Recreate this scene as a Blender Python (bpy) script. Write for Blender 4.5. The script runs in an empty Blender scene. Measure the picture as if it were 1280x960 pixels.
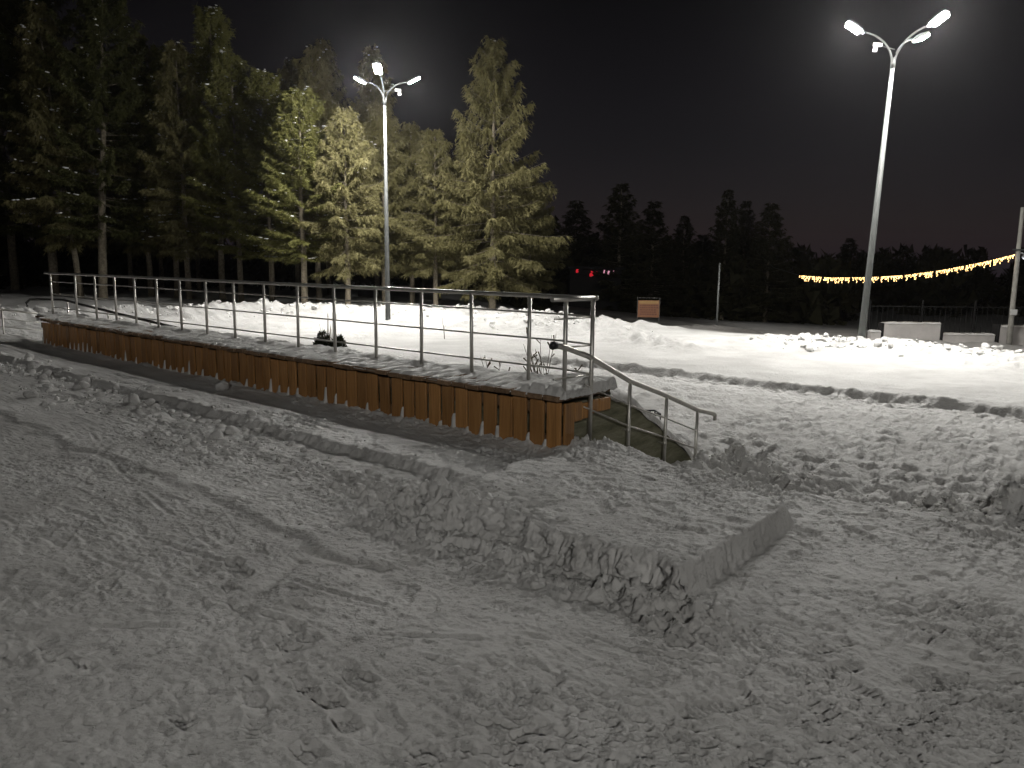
import bpy, bmesh, math, random
import numpy as np
from mathutils import Vector, Matrix

random.seed(7)
RNG = np.random.default_rng(11)
SC = bpy.context.scene
COL = SC.collection

# ------------------------------------------------------------------ camera
CAM_H, PITCH, ROLL = 1.7, math.radians(9.0), math.radians(0.6)
cam = bpy.data.cameras.new('camera')
cam.sensor_width = 36.0
cam.lens = 27.0
cam.clip_start = 0.05
cam.clip_end = 3000.0
cam_ob = bpy.data.objects.new('camera', cam)
COL.objects.link(cam_ob)
_f = Vector((0, math.cos(PITCH), -math.sin(PITCH)))
_r0 = Vector((1, 0, 0))
_u0 = _r0.cross(_f)
_r = _r0 * math.cos(ROLL) + _u0 * math.sin(ROLL)
_u = _u0 * math.cos(ROLL) - _r0 * math.sin(ROLL)
_m = Matrix((_r, _u, -_f)).transposed().to_4x4()
_m.translation = Vector((0, 0, CAM_H))
cam_ob.matrix_world = _m
SC.camera = cam_ob

# ------------------------------------------------------------------ night sky
world = bpy.data.worlds.new('World')
SC.world = world
world.use_nodes = True
wn, wl = world.node_tree.nodes, world.node_tree.links
wn.clear()
w_out = wn.new('ShaderNodeOutputWorld')
w_bg = wn.new('ShaderNodeBackground')
w_add = wn.new('ShaderNodeAddShader')
w_bg2 = wn.new('ShaderNodeBackground')
w_sky = wn.new('ShaderNodeTexSky')
w_sky.sky_type = 'NISHITA'
w_sky.sun_disc = False
w_sky.sun_elevation = math.radians(-6.0)
w_sky.sun_rotation = math.radians(20.0)
wl.new(w_sky.outputs[0], w_bg2.inputs[0])
w_bg2.inputs[1].default_value = 0.05
w_tc = wn.new('ShaderNodeTexCoord')
w_sep = wn.new('ShaderNodeSeparateXYZ')
w_ramp = wn.new('ShaderNodeValToRGB')
wl.new(w_tc.outputs['Generated'], w_sep.inputs[0])
wl.new(w_sep.outputs['Z'], w_ramp.inputs[0])
e = w_ramp.color_ramp.elements            # town glow on low cloud: brightest at the horizon
e[0].position = 0.0
e[0].color = (0.0150, 0.0120, 0.0150, 1)
e[1].position = 0.65
e[1].color = (0.0005, 0.0005, 0.0005, 1)
e2 = e.new(0.14); e2.color = (0.0070, 0.0060, 0.0072, 1)
e3 = e.new(0.34); e3.color = (0.0013, 0.0011, 0.0012, 1)
wl.new(w_ramp.outputs[0], w_bg.inputs[0])
w_bg.inputs[1].default_value = 0.80
wl.new(w_bg.outputs[0], w_add.inputs[0])
wl.new(w_bg2.outputs[0], w_add.inputs[1])
wl.new(w_add.outputs[0], w_out.inputs[0])

SC.view_settings.view_transform = 'Standard'
SC.view_settings.look = 'None'
SC.view_settings.exposure = 0.35
SC.view_settings.gamma = 1.0
SC.view_settings.use_curve_mapping = False
SC.render.engine = 'CYCLES'
SC.cycles.max_bounces = 6
SC.cycles.diffuse_bounces = 3
SC.cycles.glossy_bounces = 3
SC.cycles.transmission_bounces = 2
SC.cycles.sample_clamp_indirect = 4.0
SC.cycles.use_denoising = True
SC.cycles.use_light_tree = True

LAMP_RADIANCE = 2000.0       # W/sr/m2 of the street lamps' lenses

HAZE_DENSITY = 0.0002

# ------------------------------------------------------------------ place frame
# s runs along the bench (towards the camera's right), o away from the terrace over the plaza
UV = np.array([0.76, -0.65]); UV = UV / np.linalg.norm(UV)
NV = np.array([-UV[1], UV[0]])
C0 = np.array([0.45, 6.87])
YAW = math.atan2(UV[1], UV[0])

def P(s, o, z=0.0):
    p = C0 + UV * s + NV * o
    return Vector((float(p[0]), float(p[1]), float(z)))

def to_so(x, y):
    return (x - C0[0]) * UV[0] + (y - C0[1]) * UV[1], (x - C0[0]) * NV[0] + (y - C0[1]) * NV[1]

# ------------------------------------------------------------------ noise
def _hash(ix, iy, seed):
    h = (ix.astype(np.int64) * 374761393 + iy.astype(np.int64) * 668265263 + seed * 982451653) & 0xFFFFFFFF
    h = ((h ^ (h >> 13)) * 1274126177) & 0xFFFFFFFF
    h = (h ^ (h >> 16)) & 0xFFFFFFFF
    return h

def gnoise(x, y, seed=0):
    x0 = np.floor(x); y0 = np.floor(y)
    fx = x - x0; fy = y - y0
    ix = x0.astype(np.int64); iy = y0.astype(np.int64)
    u = fx * fx * fx * (fx * (fx * 6 - 15) + 10)
    v = fy * fy * fy * (fy * (fy * 6 - 15) + 10)
    def g(dx, dy):
        a = _hash(ix + dx, iy + dy, seed) * (2 * math.pi / 4294967296.0)
        return np.cos(a) * (fx - dx) + np.sin(a) * (fy - dy)
    a = g(0, 0); b = g(1, 0); c = g(0, 1); d = g(1, 1)
    return ((a + u * (b - a)) * (1 - v) + (c + u * (d - c)) * v) * 1.5

def fbm(x, y, octv=4, seed=0, gain=0.5, lac=2.03):
    t = np.zeros_like(x); a = 1.0; f = 1.0
    for i in range(octv):
        t += a * gnoise(x * f + 17.3 * i, y * f - 9.1 * i, seed + i * 31)
        a *= gain; f *= lac
    return t

def ridged(x, y, octv=3, seed=0):
    t = np.zeros_like(x); a = 1.0; f = 1.0
    for i in range(octv):
        t += a * (1.0 - 2.2 * np.abs(gnoise(x * f + 3.3 * i, y * f + 7.7 * i, seed + i * 13)))
        a *= 0.5; f *= 2.1
    return t

def sstep(a, b, x):
    t = np.clip((x - a) / (b - a), 0.0, 1.0)
    return t * t * (3 - 2 * t)

def polydist(x, y, pts):
    d = np.full(x.shape, 1e9)
    for (ax, ay), (bx, by) in zip(pts[:-1], pts[1:]):
        dx, dy = bx - ax, by - ay
        t = np.clip(((x - ax) * dx + (y - ay) * dy) / (dx * dx + dy * dy), 0, 1)
        d = np.minimum(d, np.hypot(x - ax - t * dx, y - ay - t * dy))
    return d

# ------------------------------------------------------------------ materials
MATS = {}
def new_mat(name):
    m = bpy.data.materials.new(name)
    m.use_nodes = True
    nt = m.node_tree
    return m, nt, nt.nodes['Principled BSDF']

def n_noise(nt, scale, detail=4.0, rough=0.55, coord='Object', stretch=None):
    tc = nt.nodes.new('ShaderNodeTexCoord')
    nz = nt.nodes.new('ShaderNodeTexNoise')
    nz.inputs['Scale'].default_value = scale
    nz.inputs['Detail'].default_value = detail
    nz.inputs['Roughness'].default_value = rough
    if stretch:
        mp = nt.nodes.new('ShaderNodeMapping')
        mp.inputs['Scale'].default_value = stretch
        nt.links.new(tc.outputs[coord], mp.inputs[0])
        nt.links.new(mp.outputs[0], nz.inputs['Vector'])
    else:
        nt.links.new(tc.outputs[coord], nz.inputs['Vector'])
    return nz

def n_ramp(nt, src, stops):
    r = nt.nodes.new('ShaderNodeValToRGB')
    el = r.color_ramp.elements
    el[0].position, el[0].color = stops[0][0], (*stops[0][1], 1)
    el[1].position, el[1].color = stops[-1][0], (*stops[-1][1], 1)
    for p, c in stops[1:-1]:
        k = el.new(p); k.color = (*c, 1)
    nt.links.new(src, r.inputs[0])
    return r

def n_bump(nt, bsdf, src, strength, dist):
    b = nt.nodes.new('ShaderNodeBump')
    b.inputs['Strength'].default_value = strength
    b.inputs['Distance'].default_value = dist
    nt.links.new(src, b.inputs['Height'])
    nt.links.new(b.outputs[0], bsdf.inputs['Normal'])
    return b

def m_snow(name, lo, hi, grain=0.006, scale=1.6, rough=0.55):
    m, nt, b = new_mat(name)
    nz = n_noise(nt, scale, 6, 0.62)
    r = n_ramp(nt, nz.outputs[0], [(0.36, lo), (0.62, hi)])
    nt.links.new(r.outputs[0], b.inputs['Base Color'])
    b.inputs['Roughness'].default_value = rough
    b.inputs['Specular IOR Level'].default_value = 0.25
    gz = n_noise(nt, 85, 6, 0.72)
    b1 = n_bump(nt, b, gz.outputs[0], 0.6, grain)
    sz = n_noise(nt, 9, 8, 0.68, 'Object', (1.0, 1.35, 1.0))
    sr = n_ramp(nt, sz.outputs[0], [(0.38, (0, 0, 0)), (0.45, (0.5, 0.5, 0.5)), (0.54, (0.6, 0.6, 0.6)), (0.59, (1, 1, 1))])
    b2 = nt.nodes.new('ShaderNodeBump')
    b2.inputs['Strength'].default_value = 0.70
    b2.inputs['Distance'].default_value = grain * 2.6
    pz = n_noise(nt, 1.7, 4, 0.6)                       # smooth packed patches between the scuffs
    pr = n_ramp(nt, pz.outputs[0], [(0.42, (0.22, 0.22, 0.22)), (0.62, (1, 1, 1))])
    pm_ = nt.nodes.new('ShaderNodeMath'); pm_.operation = 'MULTIPLY'
    nt.links.new(sr.outputs[0], pm_.inputs[0]); nt.links.new(pr.outputs[0], pm_.inputs[1])
    nt.links.new(pm_.outputs[0], b2.inputs['Height'])
    nt.links.new(b2.outputs[0], b1.inputs['Normal'])
    MATS[name] = m
m_snow('trodden_snow', (0.50, 0.49, 0.475), (0.66, 0.65, 0.635), 0.008, 1.1)
m_snow('fresh_snow', (0.72, 0.71, 0.69), (0.80, 0.79, 0.775), 0.006, 0.8)
m_snow('plain_snow', (0.60, 0.59, 0.57), (0.74, 0.73, 0.71), 0.010, 2.5)

def m_ground():
    m, nt, b = new_mat('ground_snow')
    nz = n_noise(nt, 0.9, 6, 0.62)
    snow = n_ramp(nt, nz.outputs[0], [(0.36, (0.54, 0.53, 0.515)), (0.62, (0.68, 0.67, 0.655))])
    nz2 = n_noise(nt, 0.55, 6, 0.65)
    slush = n_ramp(nt, nz2.outputs[0], [(0.35, (0.085, 0.080, 0.075)), (0.66, (0.20, 0.19, 0.18))])
    at = nt.nodes.new('ShaderNodeAttribute'); at.attribute_name = 'slush'
    mx = nt.nodes.new('ShaderNodeMix'); mx.data_type = 'RGBA'
    nt.links.new(at.outputs['Fac'], mx.inputs['Factor'])
    nt.links.new(snow.outputs[0], mx.inputs['A'])
    nt.links.new(slush.outputs[0], mx.inputs['B'])
    nt.links.new(mx.outputs['Result'], b.inputs['Base Color'])
    b.inputs['Roughness'].default_value = 0.6
    b.inputs['Specular IOR Level'].default_value = 0.25
    gz = n_noise(nt, 11, 9, 0.72)
    n_bump(nt, b, gz.outputs[0], 1.0, 0.05)
    MATS['ground_snow'] = m
m_ground()

def m_wood(name, dark, mid, light, rough=0.45, axis='Z'):
    m, nt, b = new_mat(name)
    st = {'Z': (14, 14, 0.8), 'Y': (14, 0.8, 14)}[axis]
    nz = n_noise(nt, 2.2, 7, 0.6, 'Object', st)
    oi = nt.nodes.new('ShaderNodeObjectInfo')
    rnd = nt.nodes.new('ShaderNodeVectorMath'); rnd.operation = 'SCALE'
    rnd.inputs[0].default_value = (31.0, 17.0, 43.0)
    nt.links.new(oi.outputs['Random'], rnd.inputs['Scale'])
    nt.links.new(rnd.outputs[0], [n_ for n_ in nt.nodes if n_.type == 'MAPPING'][0].inputs['Location'])
    r = n_ramp(nt, nz.outputs[0], [(0.25, dark), (0.5, mid), (0.75, light)])
    hs = nt.nodes.new('ShaderNodeHueSaturation')
    ml = nt.nodes.new('ShaderNodeMath'); ml.operation = 'MULTIPLY_ADD'
    ml.inputs[1].default_value = 0.4; ml.inputs[2].default_value = 0.80
    nt.links.new(oi.outputs['Random'], ml.inputs[0])
    nt.links.new(ml.outputs[0], hs.inputs['Value'])
    nt.links.new(r.outputs[0], hs.inputs['Color'])
    nt.links.new(hs.outputs[0], b.inputs['Base Color'])
    b.inputs['Roughness'].default_value = rough
    n_bump(nt, b, nz.outputs[0], 0.35, 0.004)
    MATS[name] = m
m_wood('slat_wood', (0.20, 0.098, 0.032), (0.36, 0.178, 0.058), (0.45, 0.238, 0.085))
m_wood('deck_wood', (0.10, 0.062, 0.035), (0.20, 0.125, 0.07), (0.30, 0.20, 0.12), 0.65, 'Y')

def m_plain(name, col, rough=0.6, metal=0.0, var=0.25, scale=6.0, bump=0.0):
    m, nt, b = new_mat(name)
    nz = n_noise(nt, scale, 5, 0.6)
    lo = tuple(c * (1 - var) for c in col); hi = tuple(min(1, c * (1 + var)) for c in col)
    r = n_ramp(nt, nz.outputs[0], [(0.3, lo), (0.7, hi)])
    nt.links.new(r.outputs[0], b.inputs['Base Color'])
    b.inputs['Roughness'].default_value = rough
    b.inputs['Metallic'].default_value = metal
    if bump:
        n_bump(nt, b, nz.outputs[0], 0.6, bump)
    MATS[name] = m
m_plain('steel', (0.62, 0.60, 0.56), 0.42, 0.85, 0.15, 9)
m_plain('black_plastic', (0.012, 0.012, 0.012), 0.5)
m_plain('dark_rail', (0.05, 0.048, 0.045), 0.4, 0.6)
m_plain('galvanised', (0.095, 0.10, 0.097), 0.55, 0.2, 0.15, 5)
def m_concrete():
    m, nt, b = new_mat('concrete')
    nz = n_noise(nt, 2.4, 7, 0.65, 'Object', (1, 1, 4.5))
    r = n_ramp(nt, nz.outputs[0], [(0.30, (0.085, 0.085, 0.052)), (0.5, (0.185, 0.180, 0.118)), (0.72, (0.28, 0.27, 0.20))])
    nt.links.new(r.outputs[0], b.inputs['Base Color'])
    b.inputs['Roughness'].default_value = 0.9
    n_bump(nt, b, nz.outputs[0], 0.8, 0.02)
    MATS['concrete'] = m
m_concrete()
m_plain('grey_concrete', (0.33, 0.32, 0.29), 0.9, 0.0, 0.2, 4.0, 0.01)
m_plain('bark', (0.17, 0.145, 0.105), 0.95, 0.0, 0.45, 9.0, 0.03)
m_plain('twig', (0.10, 0.075, 0.045), 0.9)
m_plain('pale_paint', (0.55, 0.52, 0.50), 0.7, 0.0, 0.12, 2.0)
m_plain('dark_fence', (0.007, 0.007, 0.007), 0.9)
m_plain('dark_wall', (0.010, 0.009, 0.009), 0.9)
m_plain('white_plate', (0.6, 0.6, 0.58), 0.6, 0.0, 0.1)
m_plain('housing', (0.30, 0.31, 0.31), 0.5, 0.3, 0.1)
m_plain('wire', (0.02, 0.02, 0.02), 0.6)

def m_leaf(name, c1, c2):
    m, nt, b = new_mat(name)
    nz = n_noise(nt, 1.3, 4, 0.6)
    r = n_ramp(nt, nz.outputs[0], [(0.32, c1), (0.68, c2)])
    nt.links.new(r.outputs[0], b.inputs['Base Color'])
    b.inputs['Roughness'].default_value = 0.75
    b.inputs['Specular IOR Level'].default_value = 0.2
    tr = nt.nodes.new('ShaderNodeBsdfTranslucent')
    nt.links.new(r.outputs[0], tr.inputs[0])
    mx = nt.nodes.new('ShaderNodeMixShader'); mx.inputs[0].default_value = 0.22
    nt.links.new(b.outputs[0], mx.inputs[1]); nt.links.new(tr.outputs[0], mx.inputs[2])
    nt.links.new(mx.outputs[0], nt.nodes['Material Output'].inputs[0])
    MATS[name] = m
m_leaf('spruce_needles', (0.100, 0.090, 0.034), (0.205, 0.184, 0.086))
m_leaf('pine_needles', (0.095, 0.094, 0.026), (0.200, 0.195, 0.066))
m_leaf('shaded_pine_needles', (0.048, 0.050, 0.018), (0.092, 0.094, 0.034))  # pine needles darkened so the tall left pines carry their shade in the colour
m_leaf('thuja_needles', (0.010, 0.014, 0.006), (0.022, 0.028, 0.010))
m_leaf('dark_needles', (0.030, 0.030, 0.014), (0.050, 0.046, 0.022))

def m_emit(name, col, strength):
    m, nt, b = new_mat(name)
    nt.nodes.remove(b)
    em = nt.nodes.new('ShaderNodeEmission')
    em.inputs[0].default_value = (*col, 1); em.inputs[1].default_value = strength
    nt.links.new(em.outputs[0], nt.nodes['Material Output'].inputs[0])
    MATS[name] = m
m_emit('lamp_lens', (1.0, 0.98, 0.93), LAMP_RADIANCE)
m_emit('warm_bulb', (1.0, 0.60, 0.22), 5.0)
m_emit('red_glow', (1.0, 0.03, 0.05), 0.4)
m_emit('pink_glow', (1.0, 0.45, 0.6), 0.5)
m_emit('far_lamp_glow', (0.75, 0.8, 0.9), 1.2)

# ------------------------------------------------------------------ object helpers
def tag(o, label=None, cat=None, group=None, kind=None):
    if label: o['label'] = label
    if cat: o['category'] = cat
    if group: o['group'] = group
    if kind: o['kind'] = kind
    return o

def empty(name, loc=(0, 0, 0), rz=0.0):
    o = bpy.data.objects.new(name, None)
    o.empty_display_size = 0.2
    o.location = loc; o.rotation_euler = (0, 0, rz)
    COL.objects.link(o)
    return o

def link(name, me, parent=None, loc=None, rot=None):
    o = bpy.data.objects.new(name, me)
    COL.objects.link(o)
    if parent is not None: o.parent = parent
    if loc is not None: o.location = loc
    if rot is not None: o.rotation_euler = rot
    return o

def copy_tree(o, parent=None):
    c = o.copy(); COL.objects.link(c); c.parent = parent
    for ch in o.children:
        copy_tree(ch, c)
    return c

def mesh_np(name, verts, faces, mat, smooth=False):
    verts = np.asarray(verts, dtype=np.float32); faces = np.asarray(faces, dtype=np.int32)
    me = bpy.data.meshes.new(name)
    nv, nf, k = len(verts), len(faces), faces.shape[1]
    me.vertices.add(nv); me.vertices.foreach_set('co', verts.ravel())
    me.loops.add(nf * k); me.loops.foreach_set('vertex_index', faces.ravel())
    me.polygons.add(nf)
    me.polygons.foreach_set('loop_start', np.arange(0, nf * k, k, dtype=np.int32))
    me.polygons.foreach_set('loop_total', np.full(nf, k, dtype=np.int32))
    if smooth:
        me.polygons.foreach_set('use_smooth', np.ones(nf, dtype=bool))
    me.materials.append(MATS[mat])
    me.update(calc_edges=True)
    return me

def grid_faces(nx, ny):
    i = np.arange(nx - 1)[:, None] * ny + np.arange(ny - 1)[None, :]
    i = i.ravel()
    return np.stack([i, i + ny, i + ny + 1, i + 1], axis=1)

class Geo:
    """collects small shapes as vertices and polygons for one mesh"""
    def __init__(self):
        self.v = []; self.f = []
    def box(self, c, h, rz=0.0, m=None):
        b = len(self.v)
        for dx in (-1, 1):
            for dy in (-1, 1):
                for dz in (-1, 1):
                    p = Vector((dx * h[0], dy * h[1], dz * h[2]))
                    if rz: p = Matrix.Rotation(rz, 3, 'Z') @ p
                    if m is not None: p = m @ p
                    self.v.append(tuple(p + Vector(c)))
        for q in ((0, 1, 3, 2), (4, 6, 7, 5), (0, 4, 5, 1), (2, 3, 7, 6), (0, 2, 6, 4), (1, 5, 7, 3)):
            self.f.append(tuple(b + k for k in q))
        return self
    def tube(self, pts, rad, n=8, cap=True):
        pts = [Vector(p) for p in pts]
        if not hasattr(rad, '__len__'): rad = [rad] * len(pts)
        b = len(self.v)
        for i, p in enumerate(pts):
            d = (pts[min(i + 1, len(pts) - 1)] - pts[max(i - 1, 0)]).normalized()
            a = Vector((0, 0, 1)) if abs(d.z) < 0.9 else Vector((1, 0, 0))
            x = d.cross(a).normalized(); y = d.cross(x).normalized()
            for k in range(n):
                t = 2 * math.pi * k / n
                self.v.append(tuple(p + (x * math.cos(t) + y * math.sin(t)) * rad[i]))
        for i in range(len(pts) - 1):
            for k in range(n):
                k2 = (k + 1) % n
                self.f.append((b + i * n + k, b + i * n + k2, b + (i + 1) * n + k2, b + (i + 1) * n + k))
        if cap:
            self.f.append(tuple(b + k for k in range(n))[::-1])
            self.f.append(tuple(b + (len(pts) - 1) * n + k for k in range(n)))
        return self
    def mesh(self, name, mat, smooth=False, bevel=0.0):
        me = bpy.data.meshes.new(name)
        me.from_pydata(self.v, [], self.f)
        bm = bmesh.new(); bm.from_mesh(me)
        bmesh.ops.recalc_face_normals(bm, faces=bm.faces)
        if bevel:
            bmesh.ops.bevel(bm, geom=list(bm.edges), offset=bevel, segments=1, affect='EDGES')
        bm.to_mesh(me); bm.free()
        if smooth:
            for p in me.polygons: p.use_smooth = len(p.vertices) == 4
        me.materials.append(MATS[mat])
        return me

# ================================================================== terrace
def axis_grid(lo, d0, d1, hi, step, growth):
    mid = list(np.arange(d0, d1, step))
    right = []; x = mid[-1]; st = step
    while x < hi:
        st *= growth; x += st; right.append(x)
    left = []; x = d0; st = step
    while x > lo:
        st *= growth; x -= st; left.append(x)
    return np.array(left[::-1] + mid + right)

SLAB_R, SLAB_F, STRIP_F = 2.39, -2.12, -1.42

def clod_density(s, o):
    """how churned the terrace snow is (0..1)"""
    a = np.exp(-((o + 2.0 + 0.10 * np.sin(s * 1.7)) / 0.36) ** 2) * sstep(1.9, 0.2, s) * sstep(-9.5, -4.5, s) * 1.0
    b = np.exp(-((o + 2.32) / 0.22) ** 2) * sstep(-0.2, 0.4, s) * sstep(2.9, 2.5, s)
    c = np.exp(-((o + 1.55) / 0.30) ** 2) * sstep(-2.0, -4.0, s) * sstep(-16, -11, s) * 0.9
    return np.clip(np.maximum(np.maximum(a, b), c), 0, 1)

def terrace_height(s, o):
    z = 0.020 * fbm(s * 0.5, o * 0.5, 3, 5)
    j = 0.10 * fbm(s * 2.2, o * 2.2, 3, 21) + 0.025 * gnoise(s * 7, o * 7, 25)
    jc = 0.010 * fbm(s * 2.2, o * 2.2, 3, 41)
    slab_in = np.minimum(SLAB_R + jc - s, (o - SLAB_F) + 1.1 * j)
    slab_in = np.minimum(slab_in, s - 0.35 + j)
    right_face = (SLAB_R - s) < (o - SLAB_F)
    ew = np.where(right_face, 0.022, 0.045)
    q_ = sstep(-ew, ew, slab_in)
    slab = q_ * (0.165 + 0.010 * fbm(s * 1.4, o * 1.4, 3, 61))
    back = -(0.485 * (s - SLAB_R) + 0.875 * (o + 0.58)) + 0.4 * j      # its far corner is worn away
    slab *= (1 - 0.45 * sstep(-0.75, 0.05, o)) * sstep(-0.04, 0.16, back)
    strip_in = np.minimum(o - STRIP_F + 0.45 * j, 0.9 - s)
    strip_in = strip_in + 0.03 * fbm(s * 9, o * 9, 4, 73, 0.65)
    strip = sstep(-0.03, 0.08, strip_in) * (0.075 + 0.01 * fbm(s * 1.1, o * 2, 3, 71))
    strip *= (1 - 0.97 * sstep(-1.0, -0.5, o + 0.3 * j))
    z = z - 0.02 * sstep(-0.7, -0.3, o) * sstep(0.6, 0.0, s)
    z = z + np.maximum(slab, strip)
    top = np.maximum(sstep(0.0, 0.05, slab_in), sstep(0, 0.05, strip_in))
    # churned bands of broken crust
    cd = clod_density(s, o)
    lump = sstep(-0.1, 0.35, fbm(s * 4.0, o * 4.6, 4, 81, 0.62)) + 0.5 * np.clip(fbm(s * 9, o * 9, 4, 82, 0.6), -0.2, 1)
    z = z + cd * (0.25 + 0.75 * sstep(-1.2, 0.3, s)) * (0.052 * lump + 0.018 * ridged(s * 13, o * 13, 3, 83))
    # drift against the slats
    dr = sstep(-0.16, -0.02, o) * sstep(0.25, 0.0, s)
    z = z + dr * (0.012 + 0.05 * np.clip(fbm(s * 3.3, o * 2, 3, 91), -0.4, 1))
    dr2 = np.exp(-((s + 0.0) / 0.42) ** 2 - ((o - 0.28) / 0.24) ** 2)
    z = z + dr2 * (0.10 + 0.05 * fbm(s * 6, o * 6, 3, 93))
    # trodden texture: streaky scuffs, rougher on the slab and on the right
    rough = 0.40 + 0.45 * sstep(2.2, 2.6, s) + 0.40 * top + 1.4 * sstep(-0.85, -0.5, o) + 0.35 * sstep(0.0, 0.6, fbm(s * 0.7 + 3, o * 0.7, 2, 103))
    rough = rough * (0.45 + 1.0 * sstep(-0.25, 0.35, fbm(s * 0.9, o * 0.9, 3, 101)))
    z = z + rough * (1 - 0.8 * 4 * q_ * (1 - q_)) * (0.0048 * fbm(s * 7, o * 9, 4, 111, 0.65) + 0.0022 * ridged(s * 15 + 2 * gnoise(s * 3, o * 3, 7), o * 19, 3, 121))
    band = 4 * q_ * (1 - q_)
    rough = rough * (1 - 0.85 * band)
    # thin plates of crust with sharp little edges
    wx = s + 0.10 * gnoise(s * 2.1, o * 2.1, 141); wy = o + 0.06 * gnoise(s * 2.7, o * 2.7, 143)
    cr1 = sstep(0.02, 0.14, fbm(wx * 5.5, wy * 7.5, 5, 145, 0.65)) * 0.0065
    cr2 = sstep(0.12, 0.24, fbm(wx * 15, wy * 19, 4, 147, 0.65)) * 0.0050
    cr3 = -sstep(0.30, 0.44, fbm(wx * 10, wy * 13, 4, 149, 0.65)) * 0.0085
    z = z + (cr1 + cr2 + cr3) * (0.35 + 0.65 * rough)
    # a long groove and a crossing one left by a shovel or sled
    g1 = (o + 2.93 + 0.05 * np.sin(s * 1.1)) + 0.12 * fbm(s * 1.6, o * 1.6, 3, 131)
    z = z - 0.018 * np.exp(-(g1 / 0.07) ** 2) * sstep(1.6, 0.6, s) + 0.006 * np.exp(-((g1 - 0.11) / 0.05) ** 2) * sstep(1.6, 0.6, s)
    g2 = (s - 0.35) * 0.86 + (o + 2.9) * 0.5
    z = z - 0.014 * np.exp(-(g2 / 0.04) ** 2) * sstep(-4.3, -3.7, o) * sstep(-2.75, -3.0, o)
    # narrow runner and wheel tracks
    for k, (s0, o0, an, cv) in enumerate(((-1.0, -3.6, 0.12, 0.03), (-1.0, -3.95, 0.11, 0.03), (3.0, -2.6, 1.45, 0.02), (3.22, -2.6, 1.43, 0.02), (0.5, -4.2, 0.75, -0.05), (-3.2, -2.75, -0.25, 0.02))):
        aa = (s - s0) * math.cos(an) + (o - o0) * math.sin(an); bb = -(s - s0) * math.sin(an) + (o - o0) * math.cos(an) - cv * aa ** 2
        wk = sstep(-0.2, 0.25, fbm(aa * 1.7 + 5 * k, bb * 0.5, 2, 161 + k)) * (1 - band) * (np.abs(aa) < 3.2)
        z = z + wk * (-0.009 * np.exp(-(bb / 0.018) ** 2) + 0.004 * np.exp(-((np.abs(bb) - 0.034) / 0.012) ** 2))
    return z, cd, band, right_face

def boot_prints(S, O, Z):
    """stamp boot soles with their treads into the height field"""
    s_ax, o_ax = S[:, 0], O[0, :]
    def stamp(cs, co, ang, depth, ln, wd, tread):
        if cs < 0.0: depth = min(depth * 0.6, 0.008)
        i0, i1 = np.searchsorted(s_ax, [cs - 0.2, cs + 0.2]); j0, j1 = np.searchsorted(o_ax, [co - 0.2, co + 0.2])
        if i1 - i0 < 5 or j1 - j0 < 5: return
        ss = S[i0:i1, j0:j1] - cs; oo = O[i0:i1, j0:j1] - co
        a = ss * math.cos(ang) + oo * math.sin(ang); b = -ss * math.sin(ang) + oo * math.cos(ang)
        waist = 1 - 0.28 * np.exp(-((a + 0.015) / 0.045) ** 2)
        q = (a / ln) ** 4 + (b / (wd * waist)) ** 4
        d = (np.maximum(q, 1e-6) ** 0.25 - 1) * wd
        inside = sstep(0.006, -0.008, d)
        rim = np.exp(-((d - 0.014) / 0.010) ** 2)
        if tread == 0: tr = np.sin(a * 2 * math.pi / 0.030 + 0.8 * np.sin(b * 90))
        elif tread == 1: tr = 1.5 * np.sin((a + b) * 2 * math.pi / 0.038) * np.sin((a - b) * 2 * math.pi / 0.038)
        else: tr = np.sin((a + 0.7 * np.abs(b)) * 2 * math.pi / 0.036)
        tr = np.tanh(2.5 * tr)
        wear = sstep(-0.25, 0.25, gnoise(ss * 8 + cs * 31, oo * 8 + co * 17, 3))
        soft = 0.6 + 0.4 * gnoise(ss * 40 + cs, oo * 40, 9)
        Z[i0:i1, j0:j1] += -depth * inside * (0.35 + 0.65 * wear) + inside * wear * 0.6 * depth * tr * soft + rim * depth * 0.30 * wear
    rr = random.Random(5)
    def walk(s0, o0, ang, n, depth, tread):
        for k in range(n):
            d = k * rr.uniform(0.30, 0.42); sd = 0.075 if k % 2 else -0.075
            stamp(s0 + d * math.cos(ang) - sd * math.sin(ang), o0 + d * math.sin(ang) + sd * math.cos(ang),
                  ang + rr.uniform(-0.2, 0.2), depth * rr.uniform(0.5, 1.2), rr.uniform(0.125, 0.15), rr.uniform(0.044, 0.054), tread)
    for k in range(26):
        walk(rr.uniform(-4, 3.5), rr.uniform(-4.9, -2.9), rr.choice([0, 0, math.pi, 0.3, -0.5, 2.6, 1.1]) + rr.uniform(-0.35, 0.35), rr.randint(4, 12), rr.uniform(0.011, 0.020), rr.randint(0, 2))
    for k in range(7):
        walk(rr.uniform(2.3, 3.6), rr.uniform(-3.4, -1.0), rr.choice([1.57, -1.57, 1.2, -1.9]) + rr.uniform(-0.4, 0.4), rr.randint(4, 8), rr.uniform(0.010, 0.018), rr.randint(0, 2))
    for k in range(7):
        walk(rr.uniform(0.4, 1.8), rr.uniform(-1.9, -0.5), rr.uniform(-1, 1) + rr.choice([0, 3.1]), rr.randint(2, 4), rr.uniform(0.012, 0.02), rr.randint(0, 2))
    for k in range(110):
        stamp(rr.uniform(-3.5, 4.4), rr.uniform(-4.9, -0.4), rr.uniform(0, 6.28), rr.uniform(0.007, 0.015), 0.14, 0.05, rr.randint(0, 2))

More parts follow.
